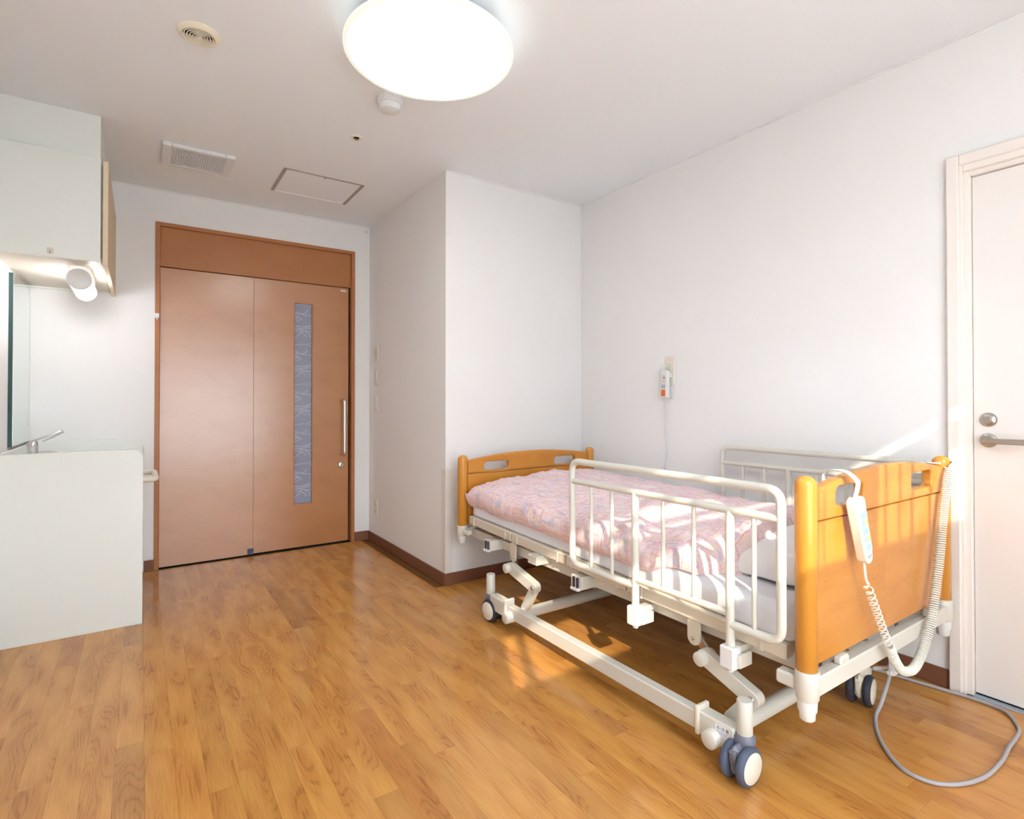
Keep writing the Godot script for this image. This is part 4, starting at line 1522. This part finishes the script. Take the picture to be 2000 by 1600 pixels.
func build_call_unit() -> void:
	# base plate on the wall and the handset hanging from it
	var p := thing("call_plate", Vector3(XR, 1.25, -2.148), "ivory wall plate above the bed holding the nurse call handset", "wall plate")
	put(mb().cbox(Vector3(-0.005, 0.035, 0), Vector3(0.010, 0.172, 0.070), 0.003), "plate", M.ivory_plastic, p)
	put(mb().cbox(Vector3(-0.012, 0.060, -0.010), Vector3(0.006, 0.030, 0.034), 0.002), "socket", M.cabinet_side, p)
	put(mb().cbox(Vector3(-0.016, 0.010, 0.0), Vector3(0.014, 0.030, 0.030), 0.003), "cradle", M.ivory_plastic, p)
	var h := thing("call_handset", Vector3(XR - 0.020, 1.205, -2.160), "white nurse call handset with orange button hanging on the wall", "handset")
	var turn := Basis(Vector3(0, 0, 1), Vector3.UP, Vector3(-1, 0, 0))
	var b := mb()
	b.xf = Transform3D(turn, Vector3(-0.014, 0, 0))
	b.plate(rounded(-0.026, -0.078, 0.026, 0.085, [0.006, 0.006, 0.020, 0.020], 6), 0.024, 0.004)
	put(b, "body", M.white_plastic, h)
	b = mb()
	b.xf = Transform3D(turn, Vector3(-0.0265, 0, 0))
	b.plate(rounded(-0.018, -0.070, 0.010, -0.030, [0.003, 0.003, 0.003, 0.003], 4), 0.006, 0.0015)
	put(b, "call_button", M.orange_button, h).set_meta("label", "orange call button")
	b = mb()
	b.xf = Transform3D(turn, Vector3(-0.0262, 0, 0))
	b.plate(rounded(-0.018, -0.024, 0.010, 0.000, [0.002, 0.002, 0.002, 0.002], 3), 0.002)
	put(b, "label_strip", M.steel_label, h)
	b = mb()
	b.xf = Transform3D(turn, Vector3(-0.0262, 0, 0))
	b.plate(rounded(-0.018, 0.004, 0.012, 0.060, [0.004, 0.004, 0.008, 0.008], 3), 0.002)
	put(b, "speaker_panel", M.cabinet_side, h)
	b = mb()
	b.cbox(Vector3(-0.0275, 0.040, 0.002), Vector3(0.002, 0.005, 0.012))
	put(b, "speaker_slot", M.dark_hole, h)
	var x := -0.006
	put(mb().tube(spline([Vector3(x, 0.105, 0.010), Vector3(x - 0.012, 0.112, -0.008), Vector3(x - 0.010, 0.085, -0.032), Vector3(x, 0.02, -0.036), Vector3(x, -0.05, -0.030), Vector3(x, -0.12, -0.016), Vector3(x + 0.012, -0.20, -0.012), Vector3(x + 0.018, -0.28, -0.020), Vector3(x + 0.018, -0.36, -0.012), Vector3(x + 0.016, -0.40, -0.006), Vector3(x + 0.018, -0.47, -0.022), Vector3(x + 0.018, -0.56, -0.036), Vector3(x + 0.018, -0.62, -0.040)], 0.01), 0.0030, 6), "cord", M.white_plastic, h)
	put(mb().tube(spline([Vector3(-0.012, -0.078, -0.008), Vector3(-0.010, -0.12, -0.004), Vector3(0.006, -0.16, -0.008), Vector3(0.010, -0.22, -0.010)], 0.01), 0.0024, 6), "lower_cord", M.coil_white, h)


# ---------------------------------------------------------------- ceiling
func build_ceiling_fittings() -> void:
	# round ceiling light
	var c := Vector3(0.888, CEIL, -1.858)
	var l := thing("ceiling_light", c, "large round glowing ceiling light in the middle of the room", "ceiling light")
	put(mb().lathe([Vector2(0, -0.059), Vector2(0.275, -0.059), Vector2(0.275, -0.052), Vector2(0.20, -0.045), Vector2(0.20, 0.0), Vector2(0, 0.0)], 48), "base", M.white_plastic, l)
	var R := 0.312
	put(mb().lathe([Vector2(0, -0.122), Vector2(0.10, -0.121), Vector2(0.19, -0.117), Vector2(0.25, -0.110), Vector2(0.285, -0.101), Vector2(0.297, -0.094), Vector2(0.299, -0.088), Vector2(0.292, -0.070), Vector2(0.280, -0.064), Vector2(0, -0.060)], 72), "shade", M.lamp_shade, l).set_meta("label", "glowing white acrylic shade")
	put(mb().lathe([Vector2(0.298, -0.100), Vector2(R, -0.098), Vector2(R, -0.086), Vector2(0.300, -0.084)], 72), "rim", M.lamp_rim, l)
	var al := AreaLight3D.new()
	al.name = "ceiling_lamp_light"
	add_child(al)
	al.area_size = Vector2(0.40, 0.40)
	al.position = c + Vector3(0, -0.1235, 0)
	al.rotation = Vector3(-PI / 2, 0, 0)
	al.light_color = Color(0.96, 0.985, 1.0)
	al.light_energy = 0.8
	al.area_range = 9.0
	al.area_attenuation = 2.0
	al.shadow_enabled = true
	# smoke detector
	var s := thing("smoke_detector", Vector3(0.942, CEIL, -2.390), "white round smoke detector on the ceiling beside the lamp", "smoke detector")
	put(mb().lathe([Vector2(0, -0.030), Vector2(0.055, -0.030), Vector2(0.058, -0.026), Vector2(0.058, -0.003), Vector2(0.060, 0.0), Vector2(0, 0)], 36), "base", M.white_plastic, s)
	put(mb().lathe([Vector2(0, -0.060), Vector2(0.036, -0.059), Vector2(0.044, -0.055), Vector2(0.050, -0.034), Vector2(0.050, -0.030), Vector2(0, -0.030)], 36), "cap", M.white_plastic, s)
	# sprinkler head
	var k := thing("sprinkler_head", Vector3(0.934, CEIL, -2.842), "small brass ringed sprinkler head in the ceiling", "sprinkler")
	put(mb().lathe([Vector2(0.014, 0.0), Vector2(0.016, -0.004), Vector2(0.030, -0.003), Vector2(0.032, 0.0)], 28), "ring", M.aged_plastic, k)
	put(mb().lathe([Vector2(0, -0.002), Vector2(0.015, -0.002), Vector2(0.015, 0.0), Vector2(0, 0.0)], 20), "recess", M.dark_hole, k)
	put(mb().lathe([Vector2(0, -0.014), Vector2(0.009, -0.013), Vector2(0.009, -0.011), Vector2(0.003, -0.010), Vector2(0.003, -0.002), Vector2(0, -0.002)], 16), "deflector", M.satin_steel, k)
	# round vent with rings
	var v := thing("round_air_vent", Vector3(0.174, CEIL, -2.370), "round cream air vent with concentric rings on the ceiling", "air vent")
	put(mb().lathe([Vector2(0.052, -0.010), Vector2(0.056, -0.014), Vector2(0.066, -0.010), Vector2(0.075, -0.002), Vector2(0.075, 0.0)], 40), "collar", M.aged_plastic, v)
	put(mb().lathe([Vector2(0, -0.001), Vector2(0.055, -0.001), Vector2(0.055, 0.0), Vector2(0, 0.0)], 32), "throat", M.dark_hole, v)
	for q in 5:
		var r := 0.010 + 0.0095 * q
		put(mb().lathe([Vector2(r - 0.003, -0.006), Vector2(r, -0.016 + q * 0.0006), Vector2(r + 0.0035, -0.016 + q * 0.0006), Vector2(r + 0.001, -0.006), Vector2(r - 0.003, -0.006)], 32), "ring", M.aged_plastic, v)
	put(mb().lathe([Vector2(0, -0.017), Vector2(0.006, -0.016), Vector2(0.005, -0.002), Vector2(0, -0.002)], 16), "centre_boss", M.aged_plastic, v)
	# exhaust grille
	var e := thing("exhaust_grille", Vector3(0.263, CEIL, -3.597), "white rectangular exhaust grille on the ceiling before the door", "exhaust fan")
	var hx := 0.176
	var hz := 0.152
	var fr := mb()
	for q in [[-hx, -hz, -hx + 0.045, hz], [hx - 0.045, -hz, hx, hz], [-hx + 0.045, -hz, hx - 0.045, -hz + 0.03], [-hx + 0.045, hz - 0.03, hx - 0.045, hz]]:
		fr.box(Vector3(q[0], -0.022, q[1]), Vector3(q[2], 0, q[3]), 0.004)
	put(fr, "frame", M.white_plastic, e)
	put(mb().box(Vector3(-hx + 0.045, -0.004, -hz + 0.03), Vector3(hx - 0.045, 0.0, hz - 0.03)), "back_plate", M.cable_grey, e)
	for q in 22:
		var x := -hx + 0.05 + 0.252 * q / 21.0
		put(mb().cbox(Vector3(x, -0.015, 0), Vector3(0.004, 0.010, 2 * hz - 0.06)), "slat", M.white_plastic, e)
	for q in 10:
		var z := -hz + 0.038 + 0.228 * q / 9.0
		put(mb().cbox(Vector3(0, -0.0165, z), Vector3(2 * hx - 0.09, 0.006, 0.0045)), "cross_slat", M.white_plastic, e)
	# access hatch
	var a := thing("ceiling_hatch", Vector3(0.943, CEIL, -3.652), "square ceiling access hatch with a thin metal frame", "access hatch")
	var ax := 0.245
	var az := 0.204
	put(mb().box(Vector3(-ax + 0.018, -0.003, -az + 0.008), Vector3(ax - 0.018, 0, az - 0.008)), "panel", M.ceiling_paper, a)
	for q in [-1, 1]:
		put(mb().box(Vector3(minf(q * ax, q * (ax - 0.02)), -0.006, -az), Vector3(maxf(q * ax, q * (ax - 0.02)), 0, az), 0.001), "frame_bar", M.hatch_frame, a)
		put(mb().box(Vector3(-ax + 0.02, -0.006, minf(q * az, q * (az - 0.008))), Vector3(ax - 0.02, 0, maxf(q * az, q * (az - 0.008))), 0.001), "frame_bar", M.hatch_frame if q > 0 else M.cove, a)
	put(mb().cbox(Vector3(0, -0.005, az - 0.02), Vector3(0.012, 0.004, 0.012), 0.001), "latch", M.hatch_frame, a)


# ---------------------------------------------------------------- walls
func build_wall_fittings() -> void:
	var z := -4.105
	var labels := ["ivory thermostat plate, topmost of three plates beside the brown door", "ivory switch plate, middle of three plates beside the brown door", "ivory switch plate, lowest of three plates beside the brown door"]
	var ys := [1.480, 1.294, 1.090]
	for k in 3:
		var s := thing("switch_plate", Vector3(XC, ys[k], z), labels[k], "light switch", "wall plates beside the door")
		put(mb().cbox(Vector3(-0.004, 0, 0), Vector3(0.008, 0.120, 0.070), 0.003), "plate", M.ivory_plastic, s)
		if k == 0:
			put(mb().cbox(Vector3(-0.010, 0.010, 0), Vector3(0.006, 0.060, 0.040), 0.002), "dial_cover", M.cabinet_side, s)
		else:
			put(mb().cbox(Vector3(-0.010, 0, 0), Vector3(0.008, 0.095, 0.044), 0.003), "rocker", M.white_plastic, s)
	var o := thing("wall_outlet", Vector3(XC, 0.281, z), "ivory power outlet low on the partition beside the brown door", "outlet")
	put(mb().cbox(Vector3(-0.004, 0, 0), Vector3(0.008, 0.120, 0.070), 0.003), "plate", M.ivory_plastic, o)
	for k in [-1, 1]:
		var f := put(mb().cbox(Vector3(-0.0085, 0.024 * k, 0), Vector3(0.003, 0.032, 0.034), 0.001), "socket", M.white_plastic, o)
		for q in [-1, 1]:
			put(mb().cbox(Vector3(-0.0101, 0.024 * k, 0.006 * q), Vector3(0.001, 0.010, 0.003)), "slot", M.dark_hole, f)
	# corner guard on the partition edge
	var g := thing("corner_guard", Vector3(XC, 0, ZC), "beige plastic corner guard on the partition edge beside the bed foot", "corner guard")
	put(mb().box(Vector3(-0.002, 0.073, 0.0), Vector3(0.046, 0.694, 0.002)), "front_flange", M.guard_plastic, g)
	put(mb().box(Vector3(-0.002, 0.073, -0.048), Vector3(0.0, 0.694, 0.0)), "side_flange", M.guard_plastic, g)
	# small sensor box high in the far right corner
	var w := thing("wall_sensor", Vector3(1.488, 2.462, ZF), "tiny pinkish wall clip high in the corner above the brown door", "wall clip")
	put(mb().cbox(Vector3(0, 0, 0.004), Vector3(0.024, 0.030, 0.008), 0.002), "body", M.bath_trim, w)
	put(mb().cbox(Vector3(0, -0.004, 0.009), Vector3(0.012, 0.004, 0.003)), "slit", M.hatch_frame, w)
